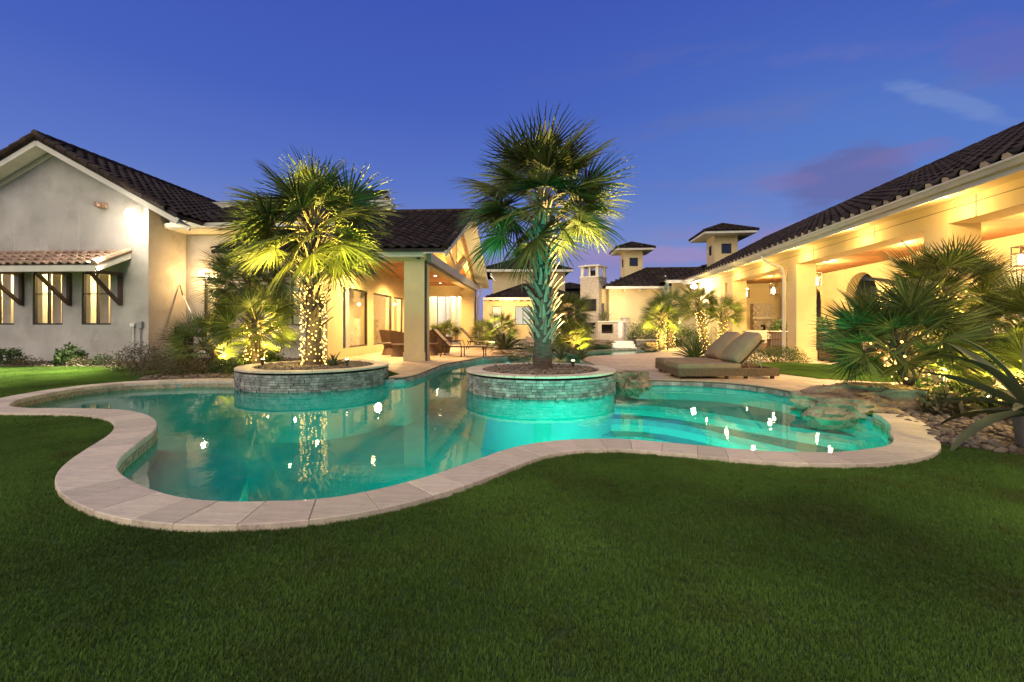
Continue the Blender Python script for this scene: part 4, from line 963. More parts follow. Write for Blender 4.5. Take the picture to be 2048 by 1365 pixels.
m = MB(); m.box(f.fx(919,YB)+.15, f.fx(932,YB), YB-1.5, YB-.01, 0, 3.6); BW.part('pilaster', m, M_stucco_w)
m = MB(); x_ = f.fx(893, 29); m.tube([(x_+.6,29,4.2),(x_+.5,29,4.0),(x_,29,3.8),(x_,29,3.5),(x_,29,.1)], .06, 8); BW.part('downpipe', m, M_white, smooth=True)
m = MB(); m.box(-8, f.fx(945,YB), 28.6, YB, 4.4, 4.5)
for q in range(9): m.box(-7.6+q*.6,-7.5+q*.6,28.3,YB,4.2,4.39)
BW.part('soffit', m, M_trim)
plane_slab(BW, 'roof', [(-8,28.4,4.55),(f.fx(948,YB),28.4,4.55),(f.fx(948,YB),33,6.3),(-8,33,6.3)], .1, M_roof_far)
BW.light('POINT', (-4.2, 29.0, 3.7), 600, (1,.82,.60), .12); BW.light('POINT', (-5.6, 29.2, 3.7), 400, (1,.85,.65), .12)
# ================================================================== RIGHT BUILDING
f = FR; XC = 7.23
RB = Thing('porch_house', 'long low house with lit yellow porch, square columns and dark tile roof', 'house', (XC, 3, 0), f)
cols = [f.fy(1895, XC), f.fy(1593, XC), f.fy(1465, XC)]
ZBm = 3.04; ZG = 3.53; XG = 6.50; YE = f.fy(1372, 6.6)
ywall = cols[2]+1.1
cols = [cols[0]-5.5]+cols
for yc in cols: column(RB, XC, XC+.58, yc, yc+.58, 0, ZBm, .33)
m = MB(); m.box(XC, XC+.58, 2.2, YE, ZBm, ZG-.06); RB.part('beam', m, M_stucco_w)
m = MB()
for yy in (5.6, 8.95, 11.6, 14.25, 17.0, 19.7): m.box(XC-.006, XC+.01, yy-.006, yy+.006, ZBm, ZG-.1)
m.box(XC-.008, XC+.01, 2.2, YE, ZBm+.26, ZBm+.27); RB.part('panel_joint', m, M_brown)
m = MB(); m.box(XG+.02, XC-.001, 2.2, YE, ZG-.075, ZG-.05); RB.part('soffit', m, M_stucco_w)
# gutter: little ogee profile swept along the eave
pr = [(XG-.13,ZG+.0),(XG-.13,ZG-.03),(XG-.10,ZG-.055),(XG-.07,ZG-.11),(XG,ZG-.12),(XG,ZG)]
m = MB(); m.poly(pr, (), 2.0, YE+.1, mp=lambda a,b,t: (a,t,b)); RB.part('gutter', m, M_trim)
m = MB(); m.box(XG, XG+.03, 2.2, YE, ZG-.20, ZG+.02); RB.part('fascia', m, M_trim)
# roof
SR = .5; T_ = 5.75; zr_ = ZG+SR*T_; nn_ = math.sqrt(1+SR*SR)
plane_slab(RB, 'roof_deck', [(XG,2.0,ZG+.02),(XG+T_,2.0,zr_+.02),(XG+T_,YE+5,zr_+.02),(XG,YE,ZG+.02)], .12, M_under)
plane_slab(RB, 'roof_deck', [(XG+2*T_,2.0,ZG+.02),(XG+T_,2.0,zr_+.02),(XG+T_,YE+5,zr_+.02),(XG+2*T_,YE,ZG+.02)], .12, M_under)
tile_roof(RB, 't', (XG-.06, YE+4, ZG+.035), (0,-1,0), (1,0,SR), YE+2, T_*nn_, .36, .42, nobj=296, mask=lambda a, b: a > 4-b/ (T_*nn_)*4.5)
ridge_tiles(RB, (XG+T_, 6, zr_+.06), (XG+T_, YE+4, zr_+.06), .12, .6)
# mortar plugs below the eave tiles
for q in range(int((YE-2)/.36)):
    m = MB(); m.tube([(XG-.075, YE+4-.36*(q+.31)-4.0+.02, ZG+.045),(XG+.03, YE+4-.36*(q+.31)-4.0+.02, ZG+.075)], .075, 6); RB.part('eave_closure', m, M_trav2, smooth=True)
# downpipe at column two
yq = cols[2]+.62; m = MB(); m.tube([(XG-.05,yq,ZG-.06),(XG-.05,yq,ZG-.16),(XG+.15,yq,ZG-.34),(XC-.16,yq,ZG-.52),(XC-.09,yq,ZG-.72),(XC-.09,yq,.02)], .055, 10); RB.part('downpipe', m, M_trim, smooth=True)
# porch back wall with arches
XB = 10.8
def arch(y0, y1, zt, z0=0.0):
    r = (y1-y0)/2; return [(y0,z0),(y1,z0)]+[((y0+y1)/2+r*math.cos(t*PI/12), zt-r+r*math.sin(t*PI/12)) for t in range(13)]
ar = []
for a, b, zt in ((1756,1690,2.75),(1642,1616,2.75),(1563,1548,2.6)):
    y0, y1 = sorted((f.fy(a, XB), f.fy(b, XB))); ar.append(arch(y0, y1, f.z(545, XB, (y0+y1)/2) if a == 1756 else 2.75, .0))
dy0, dy1 = sorted((f.fy(2060, XB), f.fy(1990, XB)))
wall_x(RB, 'porch_back_wall', rect(2.2, 26, -.02, 3.4), [a for a in ar]+[rect(dy0,dy1,.02,2.45)], XB, XB+.35, M_stucco_w)
m = MB(); m.poly(rect(dy0-.14,dy1+.14,.0,2.6), [rect(dy0,dy1,.01,2.45)], XB-.05, XB-.002, mp=lambda a,b,t: (t,a,b)); dfr = RB.part('door', m, M_trim)
m = MB(); m.poly(rect(dy0,dy1,.02,2.45), [rect(dy0+.15,(dy0+dy1)/2-.08,.3,2.3), rect((dy0+dy1)/2+.08,dy1-.15,.3,2.3)], XB+.05, XB+.1, mp=lambda a,b,t: (t,a,b)); RB.part('door_leaf', m, M_trim, parent=dfr)
m = MB(); m.add([(XB+.07,dy0,.2),(XB+.07,dy1,.2),(XB+.07,dy1,2.4),(XB+.07,dy0,2.4)],[(0,1,2,3)]); RB.part('pane', m, M_glass, parent=dfr)
m = MB(); m.add([(XB+.9,dy0-1,0),(XB+.9,dy1+1,0),(XB+.9,dy1+1,3),(XB+.9,dy0-1,3)],[(0,1,2,3)]); RB.part('lit_back_wall', m, M_int_w)
y_c = f.fy(1803, 9.9)
m = MB(); m.box(9.95, XB-.001, 2.2, y_c, 0, 3.3) if False else m.box(XB-.5, XB-.001, y_c-1.2, y_c, 0, 3.34); RB.part('pier', m, M_stucco_w)
# ceiling boards
y_ = 2.3; 
while y_ < 25:
    m = MB(); m.box(XC+.58, XB, y_, y_+.135, 3.30, 3.33); obj('ceiling_board', m.mesh('ceiling_board', M_wood, False, RB.shift), RB.e); y_ += .15
m = MB(); m.box(XC+.58, XB, 2.2, 26, 3.335, 3.36); RB.part('ceiling', m, M_under)
# solid wall beyond the columns
wall_x(RB, 'end_wall', rect(ywall, YE-.4, 0, ZBm), [], XC+.06, XC+.4, M_stucco_w)
m = MB()
for q in range(6): m.box(XC+.052, XC+.07, ywall+.5+q*.75, ywall+.512+q*.75, 0, ZBm)
RB.part('panel_joint', m, M_brown)
m = MB(); m.box(XC+.06, 12.6, YE-.4, YE-.05, 0, ZG-.06); RB.part('gable_end', m, M_stucco_w)
m = MB(); m.box(XC+.4, XB, ywall+3.2, ywall+3.4, 0, 3.3); RB.part('porch_end_wall', m, M_stucco_w)
yf_ = ywall+3.2; xa_, xb_ = f.fx(1508, yf_-.5), f.fx(1545, yf_-.5)
T = Thing('porch_fireplace', 'white brick fireplace at the far end of the right porch', 'fireplace', (xa_, yf_-.5, 0), f)
J = MB()
for r_ in range(15):
    x_ = xa_+(r_ % 2)*.11
    while x_ < xb_-.1:
        if not (r_ < 8 and r_ > 1 and xa_+.3 < x_ < xb_-.4): J.box(x_, x_+.21, yf_-.5-random.uniform(0,.012), yf_-.4, r_*.15+.003, r_*.15+.14)
        x_ += .225
T.part('brickwork', J, M_ledger_l, kind='stuff')
m = MB(); m.box(xa_, xb_, yf_-.4, yf_-.002, 0, 2.25); T.part('core', m, M_ledger_l)
m = MB(); m.box(xa_+.34, xb_-.3, yf_-.42, yf_-.401, .3, 1.15); T.part('firebox', m, M_black)
m = MB(); m.box(xa_-.08, xb_+.08, yf_-.6, yf_-.4, 1.45, 1.55); T.part('mantel', m, M_trim)
# lanterns
def lantern(px, py0, py1, xl_, label, e=150, wall=False, s=1.0):
    y_ = f.fy(px, xl_); z0, z1 = f.z(py1, xl_, y_), f.z(py0, xl_, y_)
    T = Thing('porch_lantern', label, 'lantern', (xl_, y_, z0), f, group='glass lanterns along the porch')
    w = .11*s; m = MB()
    for sx in (-1,1):
        for sy in (-1,1): m.box(xl_+sx*w-.008, xl_+sx*w+.008, y_+sy*w-.008, y_+sy*w+.008, z0, z1)
    for zz in (z0, z1-.02, z0+(z1-z0)*.62): m.poly(rect(-w-.01,w+.01,-w-.01,w+.01), [rect(-w+.008,w-.008,-w+.008,w-.008)], zz, zz+.02, mp=lambda a,b,t: (xl_+a, y_+b, t))
    T.part('cage', m, M_brown)
    m = MB()
    for sx in (-1,1): m.add([(xl_+sx*w*.93,y_-w,z0),(xl_+sx*w*.93,y_+w,z0),(xl_+sx*w*.93,y_+w,z1),(xl_+sx*w*.93,y_-w,z1)],[(0,1,2,3)]); m.add([(xl_-w,y_+sx*w*.93,z0),(xl_+w,y_+sx*w*.93,z0),(xl_+w,y_+sx*w*.93,z1),(xl_-w,y_+sx*w*.93,z1)],[(0,1,2,3)])
    T.part('pane', m, M_glass)
    m = MB(); zc__ = z0+(z1-z0)*.34; hh = (z1-z0)*.28; m.lathe([(.001,-hh),(.045,-hh*.8),(.055,0),(.04,hh*.8),(.001,hh)], (xl_,y_,zc__), 12); T.part('bulb', m, M_lampw, smooth=True)
    m = MB()
    if wall: m.box(xl_, XB-.002, y_-.02, y_+.02, z1-.1, z1-.05)
    else: m.tube([(xl_,y_,z1),(xl_,y_,3.3)], .009, 6)
    T.part('rod', m, M_brown)
    T.light('POINT', (xl_, y_, zc__-.02), e*.55, (1,.66,.22), .06)
lantern(1547, 566, 590, 9.0, 'lantern with narrow rod in the second bay, right of the far white fireplace', 520)
lantern(1633, 546, 573, 9.0, 'brightest lantern, hanging just right of the column with the downpipe', 600)
lantern(1492, 575, 596, 8.6, 'smallest and farthest lantern of the porch, by the farthest column', 400)
lantern(2042, 493, 533, XB-.2, 'wall lantern cut off by the right edge above the door', 420, wall=True)
for yy in (4.5, 7.3, 11.5, 16.8): downlight(RB, (8.9, yy, 3.30), 2100, (1,.70,.31))
# added fill lights under the soffit, in place of bounced light on the beam
for yy in [3.6+2.75*q for q in range(8)]:
    zz = ZG-.08; fxm = MB(); fxm.lathe([(.05,-.02),(.05,0),(.04,0)], ((XG+XC)/2+.0, yy, zz), 12); o_ = RB.part('eave_fill_light', fxm, M_white)
    g_ = MB(); g_.lathe([(.038,-.012),(.001,-.012)], ((XG+XC)/2, yy, zz), 12); RB.part('bulb', g_, M_lampw, parent=o_)
    RB.light('POINT', ((XG+XC)/2-.1, yy, zz-.30), 52, (1,.66,.24), .05)
for yy in (5.8, 9.6, 11.8, 13.4, 16.9, 18.8, 21.5): RB.light('POINT', (9.1, yy, 2.95), 180, (1,.70,.31), .05)  # added fill lights that brighten the porch bays, no fixture behind them
xg_ = XC-.5; yg_ = f.fy(1388, xg_); zg_ = f.z(573, xg_, yg_)
T = Thing('white_flood_lamp', 'bright white flood lamp under the far end of the porch eave', 'lamp', (xg_, yg_, zg_-.1), f)
m = MB(); m.lathe([(.001,-.12),(.12,-.07),(.15,0),(.09,.06),(.001,.08)], (xg_, yg_, zg_), 14); T.part('lens', m, M_flood, smooth=True)
m = MB(); m.box(xg_-.05, xg_+.05, yg_-.05, yg_+.05, zg_+.06, ZG-.08); T.part('mount', m, M_white)
T.light('POINT', (xg_-.05, yg_-.28, zg_-.1), 240, (1,.93,.80), .1)

# ================================================================== FAR RIGHT HOUSE WITH TURRETS
f = FL; YH = 30.0
FH = Thing('turret_house', 'house behind the spa with dark hip roof, ochre wall and small tower', 'house', (7.5, YH, 0), f)
x0 = f.fx(1226, YH); ze = f.z(574, x0, YH-.7)
wall_y(FH, 'wall', rect(x0, x0+9, 0, ze-.02), [], YH, YH+.3, M_stucco_w)
m = MB(); m.box(x0-.25, x0, YH-.05, YH+.8, 0, ze-.02); FH.part('corner_pier', m, M_stucco_w)
m = MB(); m.box(x0-1.0, x0-.26, YH+.75, YH+.95, 0, ze-.02); FH.part('side_wall', m, M_stucco_w)
xe0 = f.fx(1213, YH-.7); hz = hip_roof(FH, xe0, xe0+15, YH-.7, YH+6.0, ze+.03, .45)
m = MB(); m.box(xe0-.05, xe0+15, YH-.82, YH-.7, ze-.13, ze+.02); m.box(xe0, xe0+15, YH-.7, YH, ze-.1, ze-.05); FH.part('gutter', m, M_trim)
for q in range(7):
    m = MB(); xx = x0+.6+q*.95; m.box(xx, xx+.12, YH-.6, YH-.002, ze-.3, ze-.101); FH.part('rafter_tail', m, M_stucco_w)
m = MB(); m.box(x0-.75,x0-.45,YH+.70,YH+.749,1.3,2.6); FH.part('window', m, M_frame)
def turret(fr, pxl, pxr, Yp, pyb, pye, pytop, rpl, rpr, label, depth, gl, side_px=None):
    xl_, xr2 = fr.fx(pxl, Yp), fr.fx(pxr, Yp); ze_ = fr.z(pye, xl_, Yp); zt_ = fr.z(pytop, (xl_+xr2)/2, Yp+depth/2)
    zb_ = fr.z(pyb, xl_, Yp)-1.2; T = Thing('roof_turret', label, 'turret', (xl_, Yp, zb_), fr)
    wz0, wz1 = fr.z(gl[2], xl_, Yp), fr.z(gl[3], xl_, Yp); wx0, wx1 = fr.fx(gl[0], Yp), fr.fx(gl[1], Yp)
    wall_y(T, 'wall', rect(xl_, xr2, zb_, ze_), [rect(wx0,wx1,wz0,wz1)], Yp, Yp+.15, M_stucco_w)
    ya, yb__ = Yp+.15, Yp+depth; wm = (ya+yb__)/2
    wall_x(T, 'wall', rect(ya, yb__, zb_, ze_), [rect(wm-.28, wm+.28, wz0, wz1)], xl_, xl_+.12, M_stucco_w)
    wall_x(T, 'wall', rect(ya, yb__, zb_, ze_), [], xr2-.12, xr2, M_stucco_w)
    m = MB(); m.box(xl_+.12, xr2-.12, yb__-.12, yb__, zb_, ze_); T.part('wall', m, M_stucco_w)
    window_y(T, wx0, wx1, wz0, wz1, Yp, fw=.06, glass=M_glass_s); window_x(T, wm-.28, wm+.28, wz0, wz1, xl_, -1, fw=.05, glass=M_glass_s)
    ov = (xl_-fr.fx(rpl, Yp-.3)); ov = max(.35, min(.8, ov)); m = MB(); m.box(xl_-ov, xr2+ov, Yp-ov, yb__+ov, ze_, ze_+.13); T.part('eave', m, M_trim)
    w = xr2-xl_+2*ov+.1; d = depth+2*ov+.1; zt_ = max(zt_, ze_+.5)
    hip_roof(T, xl_-ov-.05, xr2+ov+.05, Yp-ov-.05, yb__+ov+.05, ze_+.14, (zt_-ze_-.14)/(min(w,d)/2), .30, .34)
    return T
turret(FL, 1249, 1285.5, 32.5, 545, 503, 487, 1232, 1301, 'small tower with blue window, left of the two on the roofs', 1.35, (1259,1276,533,516))
turret(FR, 1429, 1475.5, 28.5, 521, 472, 451, 1393, 1501, 'larger and nearer roof tower on the right, above the porch roof', 1.5, (1443,1463,508,488))
# roof between the two towers
T = Thing('link_roof_house', 'dark tiled roof linking the tower roofs behind the porch', 'house', (11.5, 30, 0), FR)
xk = FR.fx(1345, 28); zk = FR.z(563, xk, 28)
hip_roof(T, FR.fx(1333, 27.5), FR.fx(1333,27.5)+14, 27.5, 36.5, zk, .38)
m = MB(); m.box(FR.fx(1345,28.2), FR.fx(1345,28.2)+12, 28.2, 28.4, 0, zk-.02); T.part('wall', m, M_stucco_w)
m = MB(); m.box(FR.fx(1333,27.5)-.05, FR.fx(1333,27.5)+14, 27.38, 27.5, zk-.15, zk+.02); T.part('gutter', m, M_trim)

# ================================================================== CENTRE FAR HOUSE
f = F0; C2 = Thing('far_two_storey_house', 'far two storey house with dark hip roofs between patio and middle palm', 'house', (-1, 40, 0), f)
xa1, xb1_ = f.fx(985, 41), f.fx(1130, 41); z1 = f.z(541, 0, 40.4)
m = MB(); m.box(xa1, xb1_, 41, 48, 0, z1); C2.part('upper_wall', m, M_stucco_w)
hip_roof(C2, f.fx(958,40.3), xb1_+.6, 40.3, 49, z1+.05, .42)
m = MB(); m.box(f.fx(958,40.3)-.03, xb1_+.6, 40.2, 40.32, z1-.15, z1+.06); m.box(f.fx(958,40.3), xb1_+.6, 40.32, 41, z1-.12, z1-.06); C2.part('gutter', m, M_trim)
z2 = f.z(597, 0, 36.4)
lw = [rect(f.fx(1030,37), f.fx(1062,37), f.z(650,0,37), f.z(613,0,37)), rect(f.fx(984,37), f.fx(1003,37), .02, f.z(613,0,37))]
wall_y(C2, 'lower_wall', rect(f.fx(966,37), f.fx(1150,37), 0, z2), lw, 37, 37.3, M_stucco_w)
window_y(C2, f.fx(1030,37), f.fx(1062,37), f.z(650,0,37), f.z(613,0,37), 37, mull=(f.fx(1046,37),)); room(C2, f.fx(1028,37), f.fx(1066,37), 37.32, 39.5, .3, z2-.3, back=M_int_w)
window_y(C2, f.fx(984,37), f.fx(1003,37), .02, f.z(613,0,37), 37); room(C2, f.fx(982,37), f.fx(1006,37), 37.32, 39.5, 0, z2-.3)
hip_roof(C2, f.fx(972,36.3), f.fx(972,36.3)+7.5, 36.3, 42.5, z2+.05, .42)
m = MB(); m.box(f.fx(966,36.3), f.fx(1150,36.3), 36.18, 36.3, z2-.14, z2+.05); C2.part('gutter', m, M_trim)
for q in range(14):
    m = MB(); xx = f.fx(966,36.3)+.3+q*.5; m.box(xx, xx+.1, 36.32, 36.98, z2-.25, z2-.1); C2.part('rafter_tail', m, M_trim)
C2.light('POINT', (f.fx(1015,35.4), 35.4, z2-.5), 320, WARM, .1); C2.light('POINT', (f.fx(1090,35.4), 35.4, z2-.5), 320, WARM, .1)
m = MB(); m.box(f.fx(1100,60), f.fx(1175,60), 60, 66, 0, f.z(580,0,60)); 
T = Thing('distant_house', 'dark low distant roof seen between the middle palm and the chimney', 'house', (f.fx(1130,60), 60, 0), f); T.part('wall', m, M_under)
hip_roof(T, f.fx(1092,59), f.fx(1200,59), 59, 67, f.z(578,0,59), .3)

# ================================================================== OUTDOOR CHIMNEY AND RAISED SPA
cx_, cyy = (1187-1024)/F*31, 31.0
T = Thing('stone_chimney', 'tall pale stone chimney with open cap and wall television', 'chimney', (cx_, cyy, .33), None, rot=R(-35))
s = .66; z_t = 4.34-.33
core = MB(); core.box(-s+.03, s-.03, -s+.03, s-.03, 0, z_t); T.part('core', core, M_ledger_l)
J = MB()
for side in range(2):
    z_ = 0; r_ = 0
    while z_ < z_t-.1:
        x_ = -s
        while x_ < s-.05:
            L_ = min(random.uniform(.14,.34), s-x_); pr = random.uniform(.0,.03)
            if side == 0: 
                if not (z_ < 1.0 and z_ > .2 and x_ > -.55 and x_+L_ < .5): J.box(x_+.004, x_+L_-.004, -s-pr, -s+.03, z_+.004, z_+.096)
            else: J.box(s-.03, s+pr, x_+.004, x_+L_-.004, z_+.004, z_+.096)
            x_ += L_
        z_ += .1
T.part('stone_courses', J, M_ledger_l, kind='stuff')
m = MB(); m.box(-s-.04, s+.04, -s-.04, s+.04, z_t, z_t+.08); T.part('cap_ledge', m, M_trim)
m = MB()
for sx in (-1,1):
    for sy in (-1,1): m.box(sx*(s-.12)-.1, sx*(s-.12)+.1, sy*(s-.12)-.1, sy*(s-.12)+.1, z_t+.08, z_t+.72)
m.box(-.05,.05,-s+.02,-s+.1,z_t+.08,z_t+.72); T.part('cap_post', m, M_trim)
m = MB(); m.lathe([(s*1.62,0),(s*1.62,.07),(s*1.1,.16),(.001,.2)], (0,0,z_t+.72), 4, a0=PI/4); T.part('cap_roof', m, M_trim)
m = MB(); m.box(-.25,.25,-.25,.25,z_t+.08,z_t+.5); T.part('flue', m, M_black)
m = MB(); m.box(-.62,.52,-s-.10,-s-.035,1.75,2.55); tv = T.part('television', m, M_frame)
m = MB(); m.add([(-.59,-s-.103,1.79),(.49,-s-.103,1.79),(.49,-s-.103,2.51),(-.59,-s-.103,2.51)],[(0,1,2,3)]); T.part('screen', m, mat('dark_screen', (.02,.02,.025), .1), parent=tv)
m = MB(); m.box(-.5,.45,-s-.012,-s+.035,.24,.98); T.part('firebox', m, M_black)
T2 = Thing('outdoor_fireplace', 'low white stone fireplace with dark opening beside the chimney', 'fireplace', (Wp(1220,679,29.5).x, 29.5, .33), None)
hw = .85; m = MB(); m.poly(rect(-hw,hw,0,1.0), [rect(-.6,.15,.28,.86)], -.3, .35, mp=lambda a,b,t: (a,t,b)); T2.part('surround', m, M_ledger_l)
m = MB(); m.box(-.62,.2,.1,.34,.26,.9); T2.part('firebox', m, M_black)
m = MB(); m.box(-hw-.06,hw+.06,-.38,.4,1.0,1.08); T2.part('mantel', m, M_trim)
m = MB(); m.box(.45,.72,-.36,-.301,0,1.0); T2.part('pilaster', m, M_white)
m = MB(); m.box(hw-.1, hw+.35, .0,.8,0,1.25); m.box(hw-.15,hw+.4,-.05,.85,1.25,1.31); T2.part('side_wall', m, M_ledger_l)
for q in range(5):
    m = MB(); m.tube([(-.5+q*.11,.05,.33+.03*(q%2)),(-.42+q*.11,-.1,.36)], .035, 7); T2.part('log', m, M_brown)
T2.light('POINT', (0.2, -1.6, 2.2), 170, (1,.82,.58), .1)
m = MB(); m.poly([(2.2,24.3),(6.3,24.2),(6.3,24.8),(12,25.5),(12,33),(1.0,33)], (), -.05, .33); structure('raised_terrace', m, M_trav2, label='raised stone terrace carrying the outdoor fireplace')
def stonewall(label, path, z0, z1, base):
    T = Thing('low_stone_wall', label, 'wall', base); T.shift = Vector(base); J = MB(); core = MB(); pts = resample(path, .12)
    for i in range(len(path)-1): core.beam((*path[i], (z0+z1)/2), (*path[i+1], (z0+z1)/2), .22, z1-z0)
    T.part('core', core, M_ledger); z_ = z0
    while z_ < z1-.03:
        i = 0
        while i < len(pts)-1:
            j = min(len(pts)-1, i+random.choice((1,2,3))); a, b = pts[i], pts[j]; t = (b-a).normalized(); nrm = Vector((t.y, -t.x)); pr = .11+random.uniform(0,.03)
            A = a+t*.005; B = b-t*.005; vs = [(*(A+nrm*.05), z_+.004), (*(B+nrm*.05), z_+.004), (*(B+nrm*pr), z_+.004), (*(A+nrm*pr), z_+.004)]; vs += [(v[0], v[1], z_+.076) for v in vs]
            J.add(vs, [(3,2,1,0),(4,5,6,7),(0,1,5,4),(1,2,6,5),(2,3,7,6),(3,0,4,7)]); i = j
        z_ += .08
    T.part('stone_courses', J, M_ledger, kind='stuff')
    m = MB()
    for i in range(len(path)-1): m.beam((*path[i], z1+.03), (*path[i+1], z1+.03), .34, .05)
    T.part('cap', m, M_trav); return T
stonewall('low stone wall of the raised spa left of the white steps', [(1.9,24.2),(3.6,24.0),(5.05,23.7)], -.2, .30, (3.5,24,-.2))
stonewall('low stone wall of the spa right of the white steps', [(6.45,23.6),(7.6,23.5),(8.8,24.4),(9.5,25.5)], -.2, .34, (7.6,24,-.2))
T = Thing('spa_steps', 'white stone steps of the spa above the far end of the stream', 'steps', (5.8, 23.5, -.15))
for q in range(3):
    m = MB(); m.box(-.62,.55,-.35+q*.28,.6,-.0+q*.15,.15+q*.15); T.part('step', m, M_white)
m = MB(); m.box(-.60,.53,-.37,-.351,0,.1); T.part('spill_edge', m, M_ledger)
T.light('POINT', (0,-1.0,1.1), 50, (1,.85,.65), .1)

# ================================================================== PLANTS
def fan_leaf(seed, Rl, nseg, Lp, spread, droop, fuse=.42, wmul=1.0, cup=.15):
    g_ = random.Random(seed); m = MB(); e = MB(); pts = []
    for i in range(6):
        t = i/5; pts.append((Lp*t, 0, .06*Lp*math.sin(PI*t)-.0))
    m.tube(pts, [.018,.014,.012,.010,.009,.008], 5, cap=False); nf = len(m.f)
    hub = Vector((Lp, 0, 0))
    for k in range(nseg):
        th = (k/(nseg-1)*2-1)*spread; L = Rl*(1-.30*abs(th/spread)**2.2)*g_.uniform(.92,1.06); dth = 2*spread/(nseg-1)
        d = Vector((math.cos(th), math.sin(th), 0)); sd = Vector((-math.sin(th), math.cos(th), 0)); dr = droop*g_.uniform(.6,1.5); kink = g_.uniform(-.05,.05)
        rows = []
        for t in (.03, .25, fuse, .72, .9, 1.0):
            r = L*t; w = min(r*math.tan(dth/2)*1.02, L*fuse*math.tan(dth/2)*1.02)*wmul
            if t > fuse: w *= max(.02, 1-(t-fuse)/(1-fuse))**.75
            z = cup*r*math.cos(th*.9)*.0 - dr*L*(t**2.4) + cup*abs(math.sin(th))*r*.5 - .10*r*(th/spread)**2
            c = hub+d*r*(1-.25*dr*t*t)+sd*kink*r*t; up = w*.8
            rows.append((c+sd*w+Vector((0,0,z)), c+Vector((0,0,z+up if k % 1 == 0 else z)), c-sd*w+Vector((0,0,z))))
        o = len(m.v)
        for a, b, c in rows: m.v += [tuple(a), tuple(b), tuple(c)]
        for i in range(len(rows)-1):
            q = o+i*3; m.f += [(q, q+3, q+4, q+1), (q+1, q+4, q+5, q+2)]
    me = bpy.data.meshes.new('frond'); me.from_pydata(m.v, [], m.f); me.materials.append(M_leaf); me.materials.append(M_petiole)
    me.polygons.foreach_set('use_smooth', [True]*len(me.polygons))
    at = me.attributes.new('tint', 'FLOAT', 'POINT'); tv_ = [1.0]*(len(m.v)-nseg*18); [tv_.extend([q_]*18) for q_ in [g_.choice((.45,.7,.9,1.1,1.4,1.75)) for _ in range(nseg)]]; at.data.foreach_set('value', tv_)
    mi = [1]*nf+[0]*(len(m.f)-nf); me.polygons.foreach_set('material_index', mi); return me
LV = {}
def leafset(key, **k):
    if key not in LV: LV[key] = [fan_leaf(100*hash_(key)+i, **k) for i in range(4)]
    return LV[key]
def hash_(s): return sum(ord(c)*(i+1) for i, c in enumerate(s)) % 997
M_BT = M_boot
def palm(label, base, h, r0, r1, leaf, n, pitch=(82,-45), lean=(0,0), boots=0, boot_from=.35, group=None, seed=1, ls=1.0, cr=.05, name='palm_tree', trunk=True, ringed=False, parent=None):
    g_ = random.Random(seed); T = Thing(name, label, 'palm tree', base, group=group); top = Vector((lean[0], lean[1], h)); pts = []; rs = []
    for i in range(12):
        t = i/11; pts.append(Vector((lean[0]*t**1.6, lean[1]*t**1.6, h*t))); rs.append((r0+(r1-r0)*t)*(1+.18*max(0, 1-t*5))*(1+.04*g_.uniform(-1,1)))
    if trunk:
        m = MB(); m.tube(pts, rs, 14)
        for i, v in enumerate(m.v):
            p = Vector(v); q = noise.noise(p*9+Vector((seed,0,0)))*.10*r0+noise.noise(Vector((0,0,p.z*22)))*.05*r0; c = Vector((lean[0]*(max(0,p.z)/h)**1.6, lean[1]*(max(0,p.z)/h)**1.6, p.z)) if h > .01 else p
            dd = (p-c); m.v[i] = tuple(p+dd.normalized()*q) if dd.length > .01 else v
        T.part('trunk', m, M_trunk, smooth=True); tr_ = T.e.children[0]
        if boots:
            bm_ = []
            for vv in range(3):
                b = MB(); gb = random.Random(vv+seed); L_ = .30+.05*vv; w0 = .052; rows = []
                for t in (0, .35, .7, 1.0):
                    w = w0*(1-.62*t)*(1 if t < .9 else .8); th = .02*(1-.4*t); out = .005+.15*t**1.4; rows += [(out, -w, L_*t), (out+th, -w*.6, L_*t), (out+th, w*.6, L_*t), (out, w, L_*t)]
                fs = []
                for i in range(3):
                    for j in range(4): a = i*4+j; b2 = i*4+(j+1) % 4; fs.append((a, b2, b2+4, a+4))
                fs.append((12,13,14,15)); b.add(rows, fs); bm_.append(b.mesh('leaf_base', M_BT))
            for k in range(boots):
                t = boot_from+(1-boot_from)*(k+.5)/boots; ph = k*2.39996+g_.uniform(-.12,.12); c = Vector((lean[0]*t**1.6, lean[1]*t**1.6, h*t)); rr = (r0+(r1-r0)*t)*.97
                mtx = Matrix.Translation(c+Vector((math.cos(ph)*rr, math.sin(ph)*rr, -.08))) @ Matrix.Rotation(ph, 4, 'Z') @ Matrix.Rotation(g_.uniform(.05,.42), 4, 'Y') @ Matrix.Rotation(g_.choice((-1,1))*g_.uniform(.1,.45), 4, 'X') @ Matrix.Diagonal((1,g_.uniform(.8,1.2)*r0/.2,g_.uniform(.8,1.15),1))
                obj('leaf_base', bm_[k % 3], tr_, mtx)
    for k in range(n):
        t = (k+.5)/n; pi_ = math.asin(max(-1, min(1, math.sin(R(pitch[0]))+(math.sin(R(pitch[1]))-math.sin(R(pitch[0])))*t)))+R(g_.uniform(-8,8)); ya = k*2.39996+g_.uniform(-.25,.25)
        s_ = ls*g_.uniform(.85,1.08)*(1-.12*(t < .15))
        mtx = Matrix.Translation(top+Vector((math.cos(ya)*cr, math.sin(ya)*cr, -.25*t*min(1,h)))) @ Matrix.Rotation(ya, 4, 'Z') @ Matrix.Rotation(-pi_, 4, 'Y') @ Matrix.Rotation(g_.uniform(-.85,.85), 4, 'X') @ Matrix.Scale(s_, 4)
        obj('frond', leaf[k % len(leaf)], T.e, mtx)
    return T
L_sabal = leafset('sabal', Rl=1.0, nseg=34, Lp=.82, spread=R(112), droop=.18, fuse=.36, wmul=1.0)
